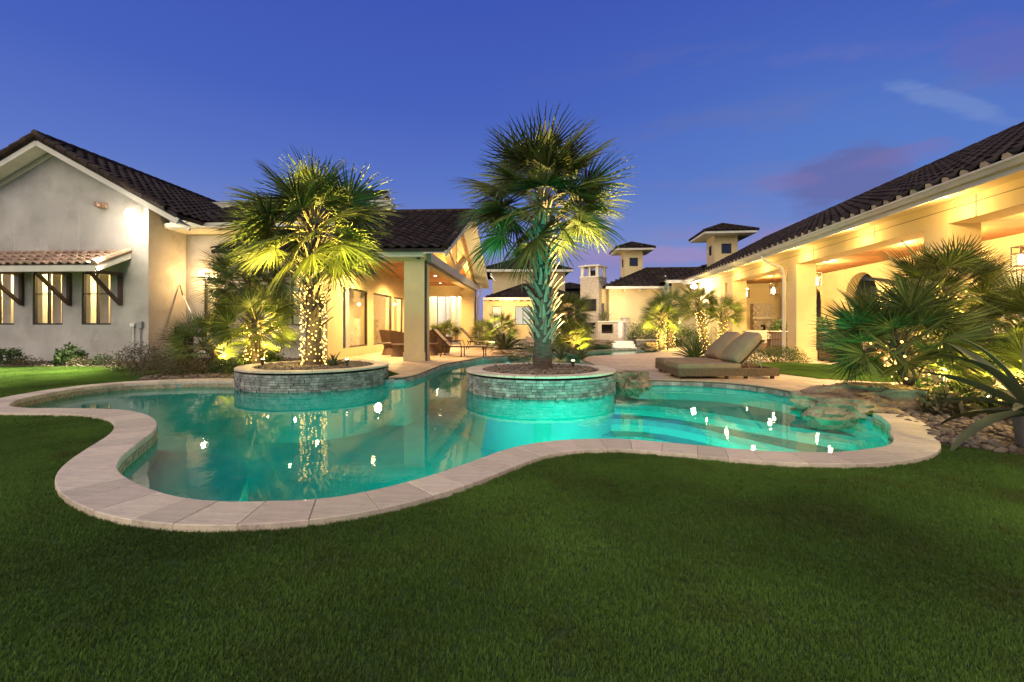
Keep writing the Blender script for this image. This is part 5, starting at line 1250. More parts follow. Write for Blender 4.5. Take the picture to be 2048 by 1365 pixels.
L_mid = leafset('mid', Rl=.62, nseg=34, Lp=.50, spread=R(120), droop=.12, fuse=.35, wmul=.85)
L_small = leafset('small', Rl=.5, nseg=26, Lp=.42, spread=R(115), droop=.10)
L_stiff = leafset('stiff', Rl=.62, nseg=32, Lp=.52, spread=R(125), droop=.03, fuse=.36, wmul=1.0)
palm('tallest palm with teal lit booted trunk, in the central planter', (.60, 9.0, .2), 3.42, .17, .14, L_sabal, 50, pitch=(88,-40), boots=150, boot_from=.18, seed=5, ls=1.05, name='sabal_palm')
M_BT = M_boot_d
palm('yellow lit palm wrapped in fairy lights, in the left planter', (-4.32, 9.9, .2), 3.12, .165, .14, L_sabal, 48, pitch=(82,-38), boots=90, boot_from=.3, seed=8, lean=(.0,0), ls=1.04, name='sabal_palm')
g1 = 'fan palms in the left bed'
palm('upper fan palm of the left bed with crown beside the sconce', (-6.85, 12.0, -.04), 2.45, .12, .10, L_mid, 48, pitch=(80,-50), boots=40, seed=11, group=g1, lean=(-.12,.1), ls=1.25)
palm('middle fan palm of the left bed with twinkling trunk, below the upper crown', (-6.35, 11.3, -.04), 1.35, .11, .10, L_mid, 36, pitch=(80,-40), boots=30, seed=12, group=g1, ls=1.15)
palm('low leaning fan palm of the left bed spreading over the lawn side', (-7.1, 11.1, -.04), .75, .09, .08, L_mid, 24, pitch=(75,-15), boots=10, seed=13, group=g1, lean=(-.35,-.1), ls=.95)
g2 = 'fan palms in the right bed'
palm('widest dark fan palm at the right end of the pool, in front of the porch', (5.75, 6.5, -.04), .98, .10, .09, L_stiff, 48, pitch=(80,-26), boots=24, seed=21, group=g2, lean=(-.35,-.1), ls=.95, cr=.1)
palm('tall fan palm of the right bed rising behind the widest one', (6.9, 7.0, -.04), 1.72, .10, .09, L_stiff, 40, pitch=(80,-30), boots=30, seed=22, group=g2, lean=(-.25,0), ls=.9)
palm('fan palm of the right bed cut by the right picture edge', (6.95, 6.1, -.04), 1.15, .10, .09, L_stiff, 48, pitch=(80,-45), boots=24, seed=23, group=g2, lean=(.1,0), ls=.95)
palm('low young fan palm between the two trunks of the right bed', (6.5, 5.6, -.04), .55, .07, .07, L_stiff, 18, pitch=(80,0), boots=10, seed=24, group=g2, ls=.8)
g3 = 'fan palms between the spa and the porch'
palm('left palm of the far right group, wrapped in lights before the hedge', (Wp(1323,690,21).x, 21.0, 0), 1.6, .12, .10, L_mid, 30, pitch=(80,-40), boots=20, seed=31, group=g3, ls=1.05)
palm('second palm of the far right group, brightest and glowing from below', (Wp(1343,690,22).x, 22.2, 0), 2.15, .12, .11, L_mid, 30, pitch=(80,-40), boots=20, seed=32, group=g3, ls=1.05)
palm('curved trunk palm with lights in front of the white flood lamp', (Wp(1413,700,18).x, 18.0, 0), 2.05, .11, .10, L_mid, 28, pitch=(78,-40), boots=30, seed=33, group=g3, lean=(-.35,0), ls=.9)
palm('straight lit palm beside the farthest porch column', (Wp(1446,700,17.8).x, 17.8, 0), 1.65, .11, .10, L_mid, 24, pitch=(75,-30), boots=30, seed=34, group=g3, ls=.85)
g4 = 'palms behind the central planter'
palm('sunny little palm left of the central trunk, behind the agave', (Wp(1000,690,22).x, 22.0, 0), 1.05, .13, .12, L_mid, 34, pitch=(82,-40), boots=20, seed=41, group=g4, ls=1.0)
palm('low palm clump far left by the patio downpipe, behind the lounger', (Wp(970,690,23).x, 23.0, 0), .8, .1, .1, L_mid, 24, pitch=(82,-20), seed=42, group=g4, ls=.9)
palm('taller palm right of the central trunk, in front of the chimney', (Wp(1140,690,19.5).x, 19.5, 0), 1.75, .12, .11, L_mid, 40, pitch=(84,-50), boots=20, seed=43, group=g4, ls=1.1)
palm('bushy low palm right of the central trunk, before the fireplace', (Wp(1146,694,17.8).x, 17.8, 0), .65, .11, .1, L_mid, 40, pitch=(84,-15), seed=44, group=g4, ls=.9)
T = palm('small green palm in a brown pot under the covered patio', (Wp(887,700,18.5).x, 18.5, .62), .15, .03, .03, L_small, 16, pitch=(80,-5), seed=51, ls=.85, name='potted_palm', trunk=True)

def agave(label, base, n, L_, w, pitch, seed, mat_=M_agave, group=None, curl=.5, name='agave', edge=False):
    g_ = random.Random(seed); T = Thing(name, label, 'agave', base, group=group); ms = []
    for v in range(3):
        m = MB(); K = 9; cu = curl*(.6+.4*v)
        for i in range(K+1):
            t = i/K; ww = w*(.55+1.2*t-1.75*t*t*t if t < 1 else 0)*.9+.002; x = L_*t*(1-.12*cu*t*t); z = -cu*L_*.5*t**2.6; th = .028*L_**.5*(1-t)+.003
            m.v += [(x, -ww, z+ww*.45), (x, -ww*.5, z-th*.5+ww*.08), (x, 0, z-th), (x, ww*.5, z-th*.5+ww*.08), (x, ww, z+ww*.45), (x, 0, z+th*.25)]
        for i in range(K):
            for j in range(6): a = i*6+j; b = i*6+(j+1) % 6; m.f.append((a, b, b+6, a+6))
        me = m.mesh('leaf', mat_, True); 
        if edge:
            me.materials.append(M_agave_e)
        ms.append(me)
    for k in range(n):
        t = (k+.5)/n; p_ = R(pitch[0]+(pitch[1]-pitch[0])*t+g_.uniform(-6,6)); ya = k*2.39996+g_.uniform(-.2,.2)
        obj('leaf', ms[k % 3], T.e, Matrix.Translation((0,0,.04*L_)) @ Matrix.Rotation(ya, 4, 'Z') @ Matrix.Rotation(-p_, 4, 'Y') @ Matrix.Rotation(g_.uniform(-.25,.25), 4, 'X') @ Matrix.Scale(g_.uniform(.8,1.05), 4))
    return T
agave('broad grey green agave behind the low rock at the stream', (Wp(1008,704,18.3).x, 18.3, 0), 22, 1.15, .10, (85,12), 1)
agave('small spiky agave in the left planter right of its palm', (-3.75, 9.55, .24), 14, .34, .03, (85,25), 2)
agave('dark spiky agave clump on the deck edge right of the central palm', (Wp(1163,716,14.9).x, 14.9, -.02), 18, .5, .04, (85,20), 3)
agave('pale agave leaning beside the central palm trunk', (Wp(1122,712,14.4).x, 14.4, .0), 12, .6, .05, (80,25), 4)
agave('huge agave with long arching leaves at the right bottom corner', (4.82, 4.2, .26), 20, 1.0, .062, (72,-8), 5, curl=.55)
T = Thing('tall_pot', 'dark grey glazed pot holding the huge agave at the right edge', 'pot', (4.82, 4.2, LAWNZ))
m = MB(); m.lathe([(.001,0),(.10,0),(.125,.12),(.14,.26),(.155,.34),(.14,.34),(.12,.26),(.001,.25)], n=20); T.part('body', m, M_pot, smooth=True)

def leafy(name, label, cat, base, size, n, ls, seed, mat_=M_shrub, group=None, stems=5, shape='dome', aspect=.45):
    g_ = np.random.default_rng(seed); T = Thing(name, label, cat, base, group=group)
    c = g_.normal(size=(n,3)); c /= np.linalg.norm(c, axis=1, keepdims=True); rad = g_.uniform(.35, 1, n)**.45
    lump = np.array([1+.30*noise.noise(Vector(v)*2.1+Vector((seed,0,0)))+.16*noise.noise(Vector(v)*5+Vector((0,seed,0))) for v in c]); c = c*(rad*lump)[:,None]
    if shape == 'dome': c[:,2] = np.abs(c[:,2])
    c = c*np.array(size)[None]+np.array([0,0,0 if shape == 'dome' else size[2]])[None]
    if shape == 'cone': k = 1-c[:,2]/(2.0*size[2]); c[:,0] *= np.clip(k,.04,1); c[:,1] *= np.clip(k,.04,1)
    a = g_.normal(size=(n,3)); a[:,2] = np.abs(a[:,2])*.6+.1; a /= np.linalg.norm(a, axis=1, keepdims=True); b = np.cross(a, g_.normal(size=(n,3))); b /= np.linalg.norm(b, axis=1, keepdims=True)
    s_ = (ls*g_.uniform(.6,1.3,n))[:,None]; nrm = np.cross(a, b)
    v = np.stack([c, c+a*s_*.5+b*s_*aspect*.5+nrm*s_*.08, c+a*s_, c+a*s_*.5-b*s_*aspect*.5+nrm*s_*.08], 1).reshape(-1,3)
    fs = [f2 for i in range(n) for f2 in ((4*i, 4*i+1, 4*i+2), (4*i, 4*i+2, 4*i+3))]
    me = bpy.data.meshes.new('foliage'); me.from_pydata(v.tolist(), [], fs); me.materials.append(mat_); me.polygons.foreach_set('use_smooth', [True]*len(me.polygons)); obj('foliage', me, T.e, kind='stuff')
    m = MB(); rs = random.Random(seed)
    for k in range(stems):
        a_ = rs.uniform(0, 2*PI); q = rs.uniform(.2,.7); m.tube([(0,0,0),(math.cos(a_)*size[0]*q*.5, math.sin(a_)*size[1]*q*.5, size[2]*.4),(math.cos(a_)*size[0]*q, math.sin(a_)*size[1]*q, size[2]*.8)], [.014,.010,.004], 5)
    T.part('stems', m, M_brown); return T
g5 = 'shrubs along the left house wall'
for k_, (px, py, Y_, sz, n, ls, lab, mt) in enumerate((
    (18, 722, 13.2, (.42,.35,.52), 500, .10, 'dark glossy shrub at the left picture edge', M_shrub),
    (52, 724, 13.0, (.45,.3,.28), 500, .06, 'low reddish shrub between the two glossy shrubs', M_shrub2),
    (141, 722, 13.1, (.42,.35,.56), 700, .10, 'bright green glossy shrub below the middle window', M_shrub),
    (163, 727, 12.8, (.40,.28,.27), 700, .05, 'low yellow green shrub just right of the bright glossy one', M_shrub2),
    (205, 724, 13.0, (.35,.28,.34), 600, .06, 'round green shrub below the last window', M_shrub),
    (236, 726, 12.9, (.38,.28,.26), 500, .05, 'small brownish shrub below the outlet boxes', M_shrub2),
    (282, 732, 11.7, (.75,.5,.72), 2600, .055, 'wispy brown shrub in front of the house corner', M_shrub2),
    (335, 747, 10.4, (.85,.45,.52), 3000, .05, 'feathery olive shrub nearest the pool at the bed end', M_shrub2),
    (385, 735, 11.2, (.75,.4,.50), 2200, .06, 'olive shrub beside the leaning low palm', M_shrub2),
    (522, 722, 12.2, (.65,.4,.62), 1800, .09, 'bright yellow green shrub lit from below behind the left planter', M_shrub),
    (460, 735, 10.8, (.5,.3,.36), 1200, .07, 'small lit shrub between the leaning low palm and the planter', M_shrub))):
    p = Wp(px, py, Y_); leafy('shrub', lab, 'shrub', (p.x, p.y, -.05), sz, n, ls, 60+k_, mt, g5, aspect=.6 if ls > .08 else .35)
for (px, py, Y_, sz, n, ls, lab, mt, sh) in (
    (1288, 690, 24.5, (1.1,.6,1.35), 3800, .09, 'dark clipped hedge right of the outdoor fireplace', M_shrub, 'dome'),
    (1360, 690, 23.5, (1.3,.7,1.25), 3800, .09, 'glowing yellow hedge behind the far lit palms', M_shrub, 'dome'),
    (1298, 684, 23.6, (.8,.35,.30), 900, .07, 'low hedge in front of the dark one at the spa wall', M_shrub, 'dome'),
    (1333, 690, 25.2, (.55,.5,1.75), 2200, .14, 'grey green conifer standing above the far hedge', M_conifer, 'cone'),
    (1392, 715, 14.6, (.62,.5,.68), 0, .1, 'x', M_shrub, 'dome'),
    (1553, 722, 13.4, (1.0,.45,.50), 2600, .055, 'low box hedge behind the chaise loungers', M_shrub, 'dome'),
    (1130, 694, 20.8, (.9,.5,.5), 1300, .07, 'yellow green shrubs below the palms right of the middle trunk', M_shrub, 'dome'),
    (1045, 690, 20.0, (.8,.5,.35), 1000, .06, 'low dark green shrub behind the middle planter', M_shrub, 'dome'),
    (975, 690, 25.0, (.7,.5,.9), 1400, .09, 'pale yellow shrub between the patio corner and small palm', M_shrub, 'dome')):
    p = Wp(px, py, Y_)
    if n: leafy('hedge' if 'hedge' in lab else ('conifer' if 'conifer' in lab else 'shrub'), lab, 'hedge' if 'hedge' in lab else ('tree' if 'conifer' in lab else 'shrub'), (p.x, p.y, 0), sz, n, ls, int(px) % 500, mt, shape=sh)
agave('spiky green yucca mound in front of the lit palms behind the loungers', (Wp(1390,716,14.6).x, 14.6, 0), 70, .85, .022, (88,10), 71, M_shrub, name='yucca', curl=.25)
agave('tall cactus like plant on the outdoor fireplace shelf', (Wp(1208,642,29.4).x, 29.4, 1.41), 16, .75, .06, (88,35), 72, M_agave, name='potted_succulent', curl=.2)
g6 = 'low plants among stones of the right bed'
for k_, (x_, y_, z_, sz, n, ls, lab, mt) in enumerate((
    (5.5, 5.75, LAWNZ, (.30,.25,.30), 500, .10, 'dark bromeliad like plant left of the agave leaves', M_shrub2),
    (5.0, 6.95, LAWNZ, (.55,.25,.22), 900, .04, 'thin grassy plant on top of the flat pool rock', M_shrub),
    (6.2, 5.2, LAWNZ, (.45,.35,.38), 800, .09, 'leafy plant with reddish leaves behind the big agave', M_shrub2),
    (5.9, 6.2, LAWNZ, (.6,.4,.42), 1100, .07, 'lit undergrowth below the widest fan palm', M_shrub),
    (7.3, 5.6, LAWNZ, (.7,.5,.6), 1100, .08, 'undergrowth at the right picture edge', M_shrub))):
    leafy('bed_plant', lab, 'plant', (x_, y_, z_), sz, n, ls, 90+k_, mt, g6)
# porch pots with bushes
g7 = 'potted bushes on the porch'
for k_, (px, Y_, xr2, lab) in enumerate(((1645, 14.9, .30, 'potted bush just right of the column with the downpipe'), (1560, 17.4, .27, 'potted bush left of the column with the downpipe'))):
    p = Wp(px, 710, Y_); T = leafy('potted_bush', lab, 'potted plant', (p.x, p.y, .62), (.36,.36,.72), 1100, .09, 120+k_, M_shrub, g7)
    m = MB(); m.lathe([(.001,-.62),(.22,-.62),(.30,-.05),(.32,.0),(.27,.0),(.001,-.04)], n=18); T.part('pot', m, M_pot, smooth=True)
T = Thing('brown_pot', 'brown woven pot under the patio palm', 'pot', (Wp(887,700,18.5).x, 18.5, 0))
m = MB(); m.lathe([(.001,0),(.24,0),(.40,.66),(.36,.66),(.001,.6)], n=18); T.part('body', m, M_wicker, smooth=True)

# far trees
for k_, (px, Y_, h_, w_, lab) in enumerate(((1135,75,6.5,7,'dark distant tree mass left of the chimney'),(1245,80,4.5,6,'dark distant tree behind the tower house'),(1700,60,5.5,9,'dark garden tree seen through the big porch arch'),(1600,64,5,8,'dark garden tree seen through the narrow porch openings'))):
    x_ = (px-1024)/F*Y_; T = leafy('tree', lab, 'tree', (x_, Y_, 0), (w_/2, 2.5, h_/2), 2500, .55, 150+k_, M_shrub, shape='full')
    m = MB(); m.tube([(0,0,0),(0,0,h_*.5)], [.25,.15], 8); T.part('trunk', m, M_trunk)

# ================================================================== FAIRY LIGHTS
def strings(label, pts, seed, energy=0, lamps=(), wires=True):
    T = Thing('fairy_lights', label, 'string lights', pts[0]); T.shift = Vector(pts[0]); g_ = random.Random(seed)
    bm = bmesh.new(); bmesh.ops.create_icosphere(bm, subdivisions=1, radius=.015); me = bpy.data.meshes.new('bulb'); bm.to_mesh(me); bm.free(); me.materials.append(M_bulb)
    for p in pts: obj('bulb', me, T.e, Matrix.Translation(Vector(p)-T.shift) @ Matrix.Scale(g_.uniform(.8,1.3), 4))
    if wires: m = MB(); m.tube(pts, .003, 3, cap=False); T.part('wire', m, M_brown)
    for p in lamps: T.light('POINT', p, energy, WARMY, .02)
    return T
def helix(c, r0, r1, z0, z1, turns, n, seed, lean=(0,0)):
    g_ = random.Random(seed); out = []
    for k in range(n):
        t = k/n; a = 2*PI*turns*t+g_.uniform(-.25,.25); r = r0+(r1-r0)*t+g_.uniform(-.01,.05); out.append((c[0]+lean[0]*t+math.cos(a)*r, c[1]+lean[1]*t+math.sin(a)*r, z0+(z1-z0)*t+g_.uniform(-.06,.06)))
    return out
h_ = helix((-4.32,9.9), .235,.22, .26,1.98, 13, 240, 1)
strings('fairy lights wound round the left planter palm trunk', h_, 1, 14, [(-4.36+.5*math.cos(a), 9.95+.5*math.sin(a), z) for a, z in ((-1.9,.6),(-1.0,1.1),(-2.2,1.6),(2,1.0))])
strings('fairy lights on the middle fan palm trunk of the left bed', helix((-6.35,11.3), .20,.16, .02,1.1, 8, 70, 2), 2, 22, [(-6.3,10.9,.4),(-6.0,11.2,.9)])
strings('fairy lights on the taller trunk behind it in the left bed', helix((-6.85,12.0), .20,.16, .02,1.1, 7, 50, 3), 3, 20, [(-6.7,11.6,.6)])
strings('fairy lights on the tall palm of the right bed', helix((6.85,7.0), .20,.2, .05,1.6, 6, 50, 4, (-.2,0)), 4, 36, [(6.45,6.6,.6),(6.5,6.7,1.3)])
strings('fairy lights on the edge palm of the right bed', helix((6.9,6.1), .22,.2, .05,1.0, 5, 36, 5), 5, 40, [(6.5,5.75,.6)])
strings('fairy lights scattered under the widest right palm', helix((5.75,6.5), .16,.3, .05,.95, 5, 34, 6, (-.3,0)), 6, 42, [(5.75,6.05,.5),(6.05,6.2,.7)])
strings('fairy lights on the far left palm before the hedge', helix((Wp(1323,690,21).x,21), .2,.2, .05,1.3, 8, 90, 7), 7, 26, [(Wp(1323,690,21).x,20.5,.5)])
strings('fairy lights on the brightest far palm', helix((Wp(1343,690,22).x,22.2), .24,.22, .05,1.8, 10, 130, 8), 8, 40, [(Wp(1343,690,22).x,21.6,.5),(Wp(1343,690,22).x+.3,21.7,1.3)])
strings('fairy lights on the curved far palm trunk', helix((Wp(1413,700,18).x,18), .17,.15, .05,1.7, 10, 110, 9, (-.28,0)), 9, 16, [(Wp(1413,700,18).x,17.6,.9)])
strings('fairy lights on the straight far palm trunk', helix((Wp(1446,700,17.8).x,17.8), .17,.15, .05,1.3, 8, 90, 10), 10, 16, [(Wp(1446,700,17.8).x,17.4,.7)])

# ================================================================== GARDEN UPLIGHTS AND POOL LIGHTS
def uplight(label, p, aim, e, col=WARMY, ang=80, group='garden uplights'):
    T = Thing('garden_uplight', label, 'spotlight', p, group=group); d = (Vector(aim)-Vector(p)).normalized(); a = Vector((0,0,.10))
    m = MB(); m.tube([(0,0,-.02),(0,0,.08)], .008, 6); T.part('stake', m, M_frame)
    m = MB(); m.tube([a-d*.05, a+d*.06], [.025,.042], 12, cap=False); T.part('housing', m, M_frame, smooth=True)
    m = MB(); m.tube([a+d*.045, a+d*.062], [.030,.001], 12); m.tube([a+d*.062,a+d*.075],[.036,.02],12); T.part('lens', m, M_upl, smooth=True)
    T.light('SPOT', a+d*.09, e, col, .03, aim=a+d*2, spot=R(ang), blend=.7); return T
uplight('uplight at the right rim of the left planter', (-3.35,9.25,.25), (-3.9,9.7,4.3), 6500, WARMY, 58)
uplight('uplight hidden behind the left planter palm', (-5.1,9.3,.25), (-5.0,9.8,4.3), 3600, WARMY, 58)
uplight('uplight in the left bed near the low palm', (Wp(441,727,10.9).x,10.9,0), (-6.6,11.9,2.4), 800, WARMY, 100)
uplight('uplight in the left bed behind the planter', (-5.9,11.6,0), (-6.6,12.2,2.8), 2200, WARMY, 100)
uplight('uplight at the right rim of the central planter', (1.2,8.95,.25), (1.2,9.4,4), 3600, (1,.68,.24), 55)
uplight('uplight under the low palm right of the stream', (2.6,16.8,0), (2.5,18.5,2), 1000, WARMY, 100)
uplight('uplight before the small palm left of the middle trunk', (-.9,20.2,0), (-.7,22.3,2), 1200, (1,.74,.34), 100)
uplight('uplight before the far lit palms', (6.7,19.6,0), (7.1,22,2.2), 1600, WARMY, 100)
uplight('uplight before the curved far palm', (7.6,16.6,0), (7.7,18,2), 600, WARMY, 90)
uplight('uplight deep in the right bed', (6.3,6.0,0), (6.2,6.6,2), 600, WARMY, 110)
def poollight(label, p, d, e, col=TEAL, rad=.12):
    T = Thing('pool_light', label, 'pool light', p, group='round underwater pool lights'); d = Vector(d).normalized(); q = d.to_track_quat('Z','Y').to_matrix().to_4x4()
    m = MB(); m.lathe([(.13,0),(.13,.02),(.10,.03)], n=20); m.v = [tuple(q @ Vector(v)) for v in m.v]; T.part('rim', m, M_white, smooth=True)
    m = MB(); m.lathe([(.10,.025),(.001,.035)], n=20); m.v = [tuple(q @ Vector(v)) for v in m.v]; T.part('lens', m, M_poolb)
    T.light('SPOT', d*.10, e, col, .06, aim=d*2+Vector((0,0,-.5)), spot=R(145), blend=.5); return T
poollight('pool light in the end of the near left bench', (-2.2,3.6,-.62), (1,.1,0), 45)
poollight('pool light in the near wall left of centre', (-.55,3.78,-.6), (-1,.6,0), 110)
poollight('pool light in the near wall facing the central planter', (1.1,4.62,-.30), (-.1,1,0), 950)
poollight('pool light in the near wall on the right', (2.7,4.17,-.24), (.1,1,0), 520)
poollight('pool light in the wall below the left coping', (-4.9,6.2,-.6), (.6,.5,0), 34)
poollight('bright pool light where the stream leaves the pool', (-.15,16.9,-.35), (0,-1,.1), 60)
poollight('pool light in the stream behind the central planter', (1.9,12.0,-.5), (-1,0,0), 50)
poollight('pool light at the far end of the stream', (6.5,20.4,-.32), (-1,-.2,.1), 40)

# ================================================================== FURNITURE
def roundbox(w, d, h, r, mat_, name, T, loc, rot=None, puff=0, taper=0):
    bm = bmesh.new(); bmesh.ops.create_cube(bm, size=1)
    for v in bm.verts: v.co = Vector((v.co.x*w, v.co.y*d, v.co.z*h))
    bmesh.ops.bevel(bm, geom=list(bm.edges), offset=r, segments=3, affect='EDGES', profile=.6)
    if puff:
        bmesh.ops.subdivide_edges(bm, edges=list(bm.edges), cuts=3, use_grid_fill=True)
        for v in bm.verts:
            k = max(0, 1-(2*v.co.x/w)**2)*max(0, 1-(2*v.co.y/d)**2); v.co.z += (1 if v.co.z > 0 else -.6)*puff*k
    if taper:
        for v in bm.verts: k = max(0, v.co.x/(w/2)); v.co.y *= 1-taper*k**4; v.co.z *= 1-.75*taper*k**3; v.co.z += .018*math.sin(v.co.x*23)*math.sin(v.co.y*9)
    me = bpy.data.meshes.new(name); bm.to_mesh(me); bm.free(); me.materials.append(mat_); me.polygons.foreach_set('use_smooth', [True]*len(me.polygons))
    return obj(name, me, T.e, Matrix.Translation(loc) @ (rot.to_4x4() if rot else Matrix.Identity(4)))
def chaise(label, loc, rot):
    T = Thing('chaise_lounger', label, 'chaise lounger', loc, rot=rot, group='cushioned wicker chaise loungers by the pool'); W_ = .72; L_ = 2.1
    m = MB(); m.box(0,L_,-W_/2,-W_/2+.05,.06,.22); m.box(0,L_,W_/2-.05,W_/2,.06,.22); m.box(0,.05,-W_/2+.05,W_/2-.05,.06,.22); m.box(L_-.05,L_,-W_/2+.05,W_/2-.05,.06,.22); m.box(.05,1.28,-W_/2+.05,W_/2-.05,.16,.20); fr_ = T.part('wicker_frame', m, M_wicker)
    m = MB()
    for s_ in (-1,1):
        for q in range(5): m.box(.02,L_-.02, s_*(W_/2+.0015)-.003, s_*(W_/2+.0015)+.003, .075+q*.028,.088+q*.028)
    for q in range(5): m.box(-.004,.0, -W_/2+.02, W_/2-.02, .075+q*.028,.088+q*.028)
    T.part('weave_band', m, M_wicker, parent=fr_)
    for x_ in (.08, 1.0, 1.4, L_-.14):
        for s_ in (-1,1): m = MB(); m.box(x_, x_+.06, s_*(W_/2-.07)-.03, s_*(W_/2-.07)+.03, 0, .06); T.part('leg', m, M_metal)
    sc_ = roundbox(1.33, W_-.02, .12, .045, M_cush, 'seat_cushion', T, (.655,0,.262), puff=.012)
    for z_ in (.048,-.048): m = MB(); m.tube([(-.65,-.335,z_),(.65,-.335,z_),(.66,0,z_),(.65,.335,z_),(-.65,.335,z_),(-.66,0,z_),(-.65,-.335,z_)], .007, 5, cap=False); obj('piping', m.mesh('piping', M_cush, True), sc_)
    th = R(-46); rt = Matrix.Rotation(th, 3, 'Y'); dv = rt @ Vector((1,0,0)); nv = rt @ Vector((0,0,1)); p0 = Vector((1.27,0,.235))
    m = MB(); m.obox(p0+dv*.38, (.80,W_-.06,.03), rt); T.part('back_panel', m, M_wicker)
    roundbox(.82, W_-.0, .15, .065, M_cush, 'back_cushion', T, p0+dv*.45+nv*.12, rt, puff=.10, taper=.38)
    for s_ in (-1,1): m = MB(); m.tube([p0+dv*.55+Vector((0,s_*.25,0)), (1.83,s_*.25,.10)], .008, 6); T.part('prop', m, M_grey)
    return T
a_ = math.atan2(*(Vector(P(1560,752))-Vector(P(1345,756))).yx)
chaise('nearer chaise lounger with thick taupe cushion beside the pool', (3.42, 9.72, 0), .02)
chaise('farther chaise lounger partly hidden behind the nearer one', (3.52, 10.85, 0), -.02)
def lounger(label, loc, rot, s=1):
    T = Thing('metal_lounger', label, 'sun lounger', loc, rot=rot, group='dark metal sling loungers on the patio'); W_ = .62; m = MB()
    for s_ in (-1,1): m.beam((.35,s_*W_/2,.36),(1.9,s_*W_/2,.36),.035,.045)
    m.beam((1.9,-W_/2,.36),(1.9,W_/2,.36),.035,.045); T.part('frame', m, M_metal)
    for x_, dx in ((.42,-.12),(1.05,0),(1.84,0)):
        for s_ in (-1,1): m = MB(); m.beam((x_+dx,s_*W_/2,0),(x_,s_*W_/2,.36),.035,.035); T.part('leg', m, M_metal)
    for s_ in (-1,1): m = MB(); m.tube([(.36,s_*(W_/2+.02),.36),(.40,s_*(W_/2+.02),.56),(1.0,s_*(W_/2+.02),.56),(1.06,s_*(W_/2+.02),.36)], .016, 6); T.part('arm', m, M_metal)
    m = MB(); m.box(.55,1.88,-W_/2+.02,W_/2-.02,.372,.385); T.part('seat_sling', m, M_sling)
    m = MB(); m.beam((.02,0,.98),(.60,0,.385),.58,.014); T.part('back_sling', m, M_sling)
    m = MB()
    for s_ in (-1,1): m.beam((.0,s_*.30,1.0),(.62,s_*.30,.37),.03,.04)
    m.beam((.01,-.30,.99),(.01,.30,.99),.03,.03); T.part('back_frame', m, M_metal)
    return T
lounger('nearer dark metal lounger right of the patio column', (*P(868,713),0), R(-4))
lounger('farther dark metal lounger behind, beside the patio corner post', (*P(922,699),0), R(-4))
def wicker_chair(label, loc, rot, group, cushion=True, h=.86, w=.6):
    T = Thing('wicker_chair', label, 'chair', loc, rot=rot, group=group)
    m = MB(); prof = [(.28,0),(.235,.12),(.19,.26),(.20,.36),(.24,.42)]; m.lathe(prof, (0,0,0), 18); T.part('base', m, M_wicker, smooth=True)
    m = MB(); n = 18; pr = [(.24,.40),(.30,.62),(.37,h)]; 
    rows = []
    for r_, z_ in pr:
        for k in range(n+1):
            a = R(40)+R(280)*k/n; zz = z_ if z_ < .7 else z_-.16*(1-math.sin(min(PI, max(0, (a-R(40))/R(280)*PI)))); rows.append((r_*math.cos(a), r_*math.sin(a), zz))
    o = len(rows); rows2 = [(x*.9, y*.9, z) for x, y, z in rows]; fs = []
    for i in range(2):
        for k in range(n): a = i*(n+1)+k; fs.append((a, a+1, a+n+2, a+n+1)); fs.append((a+o, a+n+1+o, a+n+2+o, a+1+o))
    for k in range(n): a = 2*(n+1)+k; fs.append((a, a+1, a+1+o, a+o))
    for i in range(2):
        for k in (0, n): a = i*(n+1)+k; fs.append((a, a+n+1, a+n+1+o, a+o))
    m.add(rows+rows2, fs); T.part('backrest', m, M_wicker, smooth=True)
    m = MB(); m.lathe([(.001,.42),(.25,.42),(.27,.46),(.24,.50),(.001,.51)], n=18); T.part('seat', m, M_cushl if cushion else M_wicker, smooth=True)
    return T
gc = 'wicker dining chairs under the covered patio'
for px, Y_, rt, lab in ((778, 17.3, 1.2, 'wicker dining chair left of its neighbour, near the second patio window'), (797, 16.4, .6, 'wicker dining chair half hidden by the patio column, left side'), (862, 17.0, 2.4, 'wicker chair behind the near metal lounger, right of the column'), (876, 18.9, 2.0, 'wicker dining chair beside the patio palm pot')):
    p = Wp(px, 700, Y_); wicker_chair(lab, (p.x, p.y, 0), rt, gc, h=.95)
T = Thing('dining_table', 'round dining table among the wicker chairs under the patio', 'table', (Wp(835,700,18.2).x, 18.2, 0))
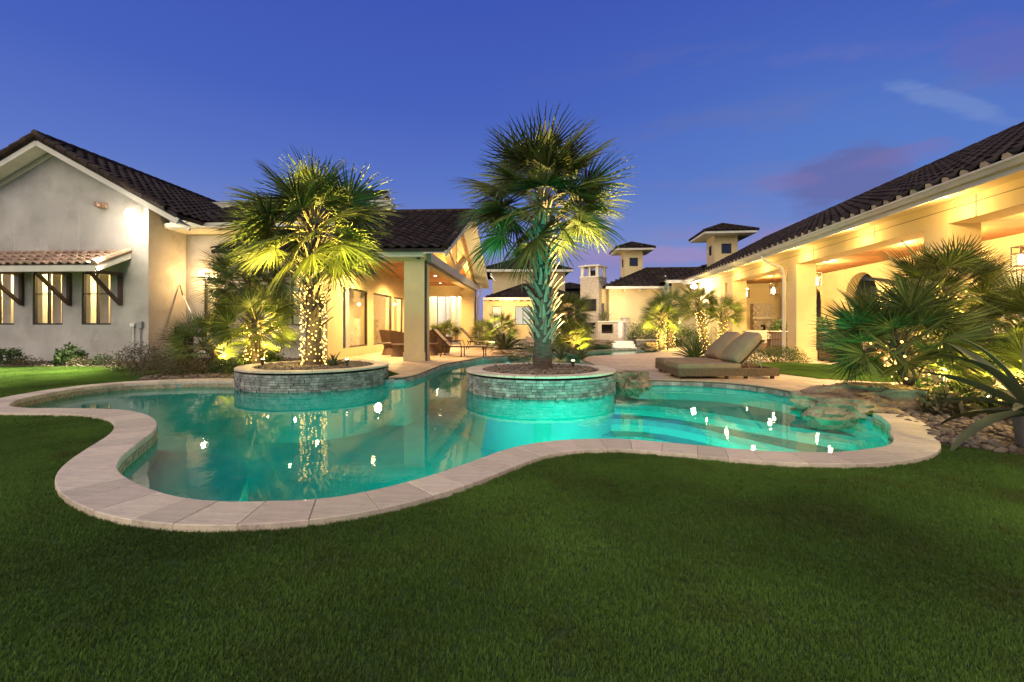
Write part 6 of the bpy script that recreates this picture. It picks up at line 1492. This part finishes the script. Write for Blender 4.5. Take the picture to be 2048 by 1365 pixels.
m = MB(); m.lathe([(.001,.70),(.75,.70),(.76,.73),(.001,.735)], n=28); T.part('tabletop', m, M_brown)
m = MB(); m.lathe([(.3,0),(.28,.04),(.08,.1),(.07,.69)], n=16); T.part('pedestal', m, M_brown, smooth=True)
gp = 'wicker seats on the porch'
def porch_seat(label, px, Y_, rot, w):
    p = Wp(px, 700, Y_); T = Thing('porch_armchair', label, 'armchair' if w < 1 else 'sofa', (p.x, p.y, 0), rot=rot, group=gp); h = w/2
    m = MB(); m.box(-h,h,-.35,.35,.08,.36); T.part('base', m, M_wicker)
    m = MB(); m.box(-h,h,.32,.37,.84,.88); m.box(-h,h,.32,.37,.60,.62)
    for q in range(int(w/.055)+1): m.box(-h+q*.055-.006,-h+q*.055+.006,.335,.355,.36,.84)
    T.part('backrest', m, M_wicker)
    for s_ in (-1,1): m = MB(); m.box(*( (s_*h-.04, s_*h+.04) ), -.35,.30,.36,.62); T.part('armrest', m, M_wicker)
    for s_ in (-1,1):
        for t_ in (-1,1): m = MB(); m.box(s_*(h-.06)-.03,s_*(h-.06)+.03,t_*.28-.03,t_*.28+.03,0,.08); T.part('leg', m, M_brown)
    roundbox(w-.12,.62,.14,.04,M_cushl,'seat_cushion',T,(0,-.02,.43)); roundbox(w-.14,.14,.42,.05,M_cushl,'back_cushion',T,(0,.22,.70)); return T
porch_seat('armchair with cream cushion beside the potted bush right of the downpipe column', 1668, 14.6, 2.0, .78)
porch_seat('armchair behind the box hedge, left of the downpipe column', 1566, 16.6, 2.2, .78)
porch_seat('sofa in the far bay before the white brick fireplace', 1528, 19.0, -.3, 1.5)
porch_seat('low wicker sofa partly covered by the widest palm', 1700, 13.6, 1.9, 1.4)
T = Thing('low_table', 'small wicker table between the porch seats', 'table', (Wp(1640,700,15.6).x+.9, 15.8, 0)); m = MB(); m.box(-.4,.4,-.3,.3,.36,.40); T.part('tabletop', m, M_brown); m = MB(); m.box(-.34,.34,-.24,.24,0,.36); T.part('base', m, M_wicker)
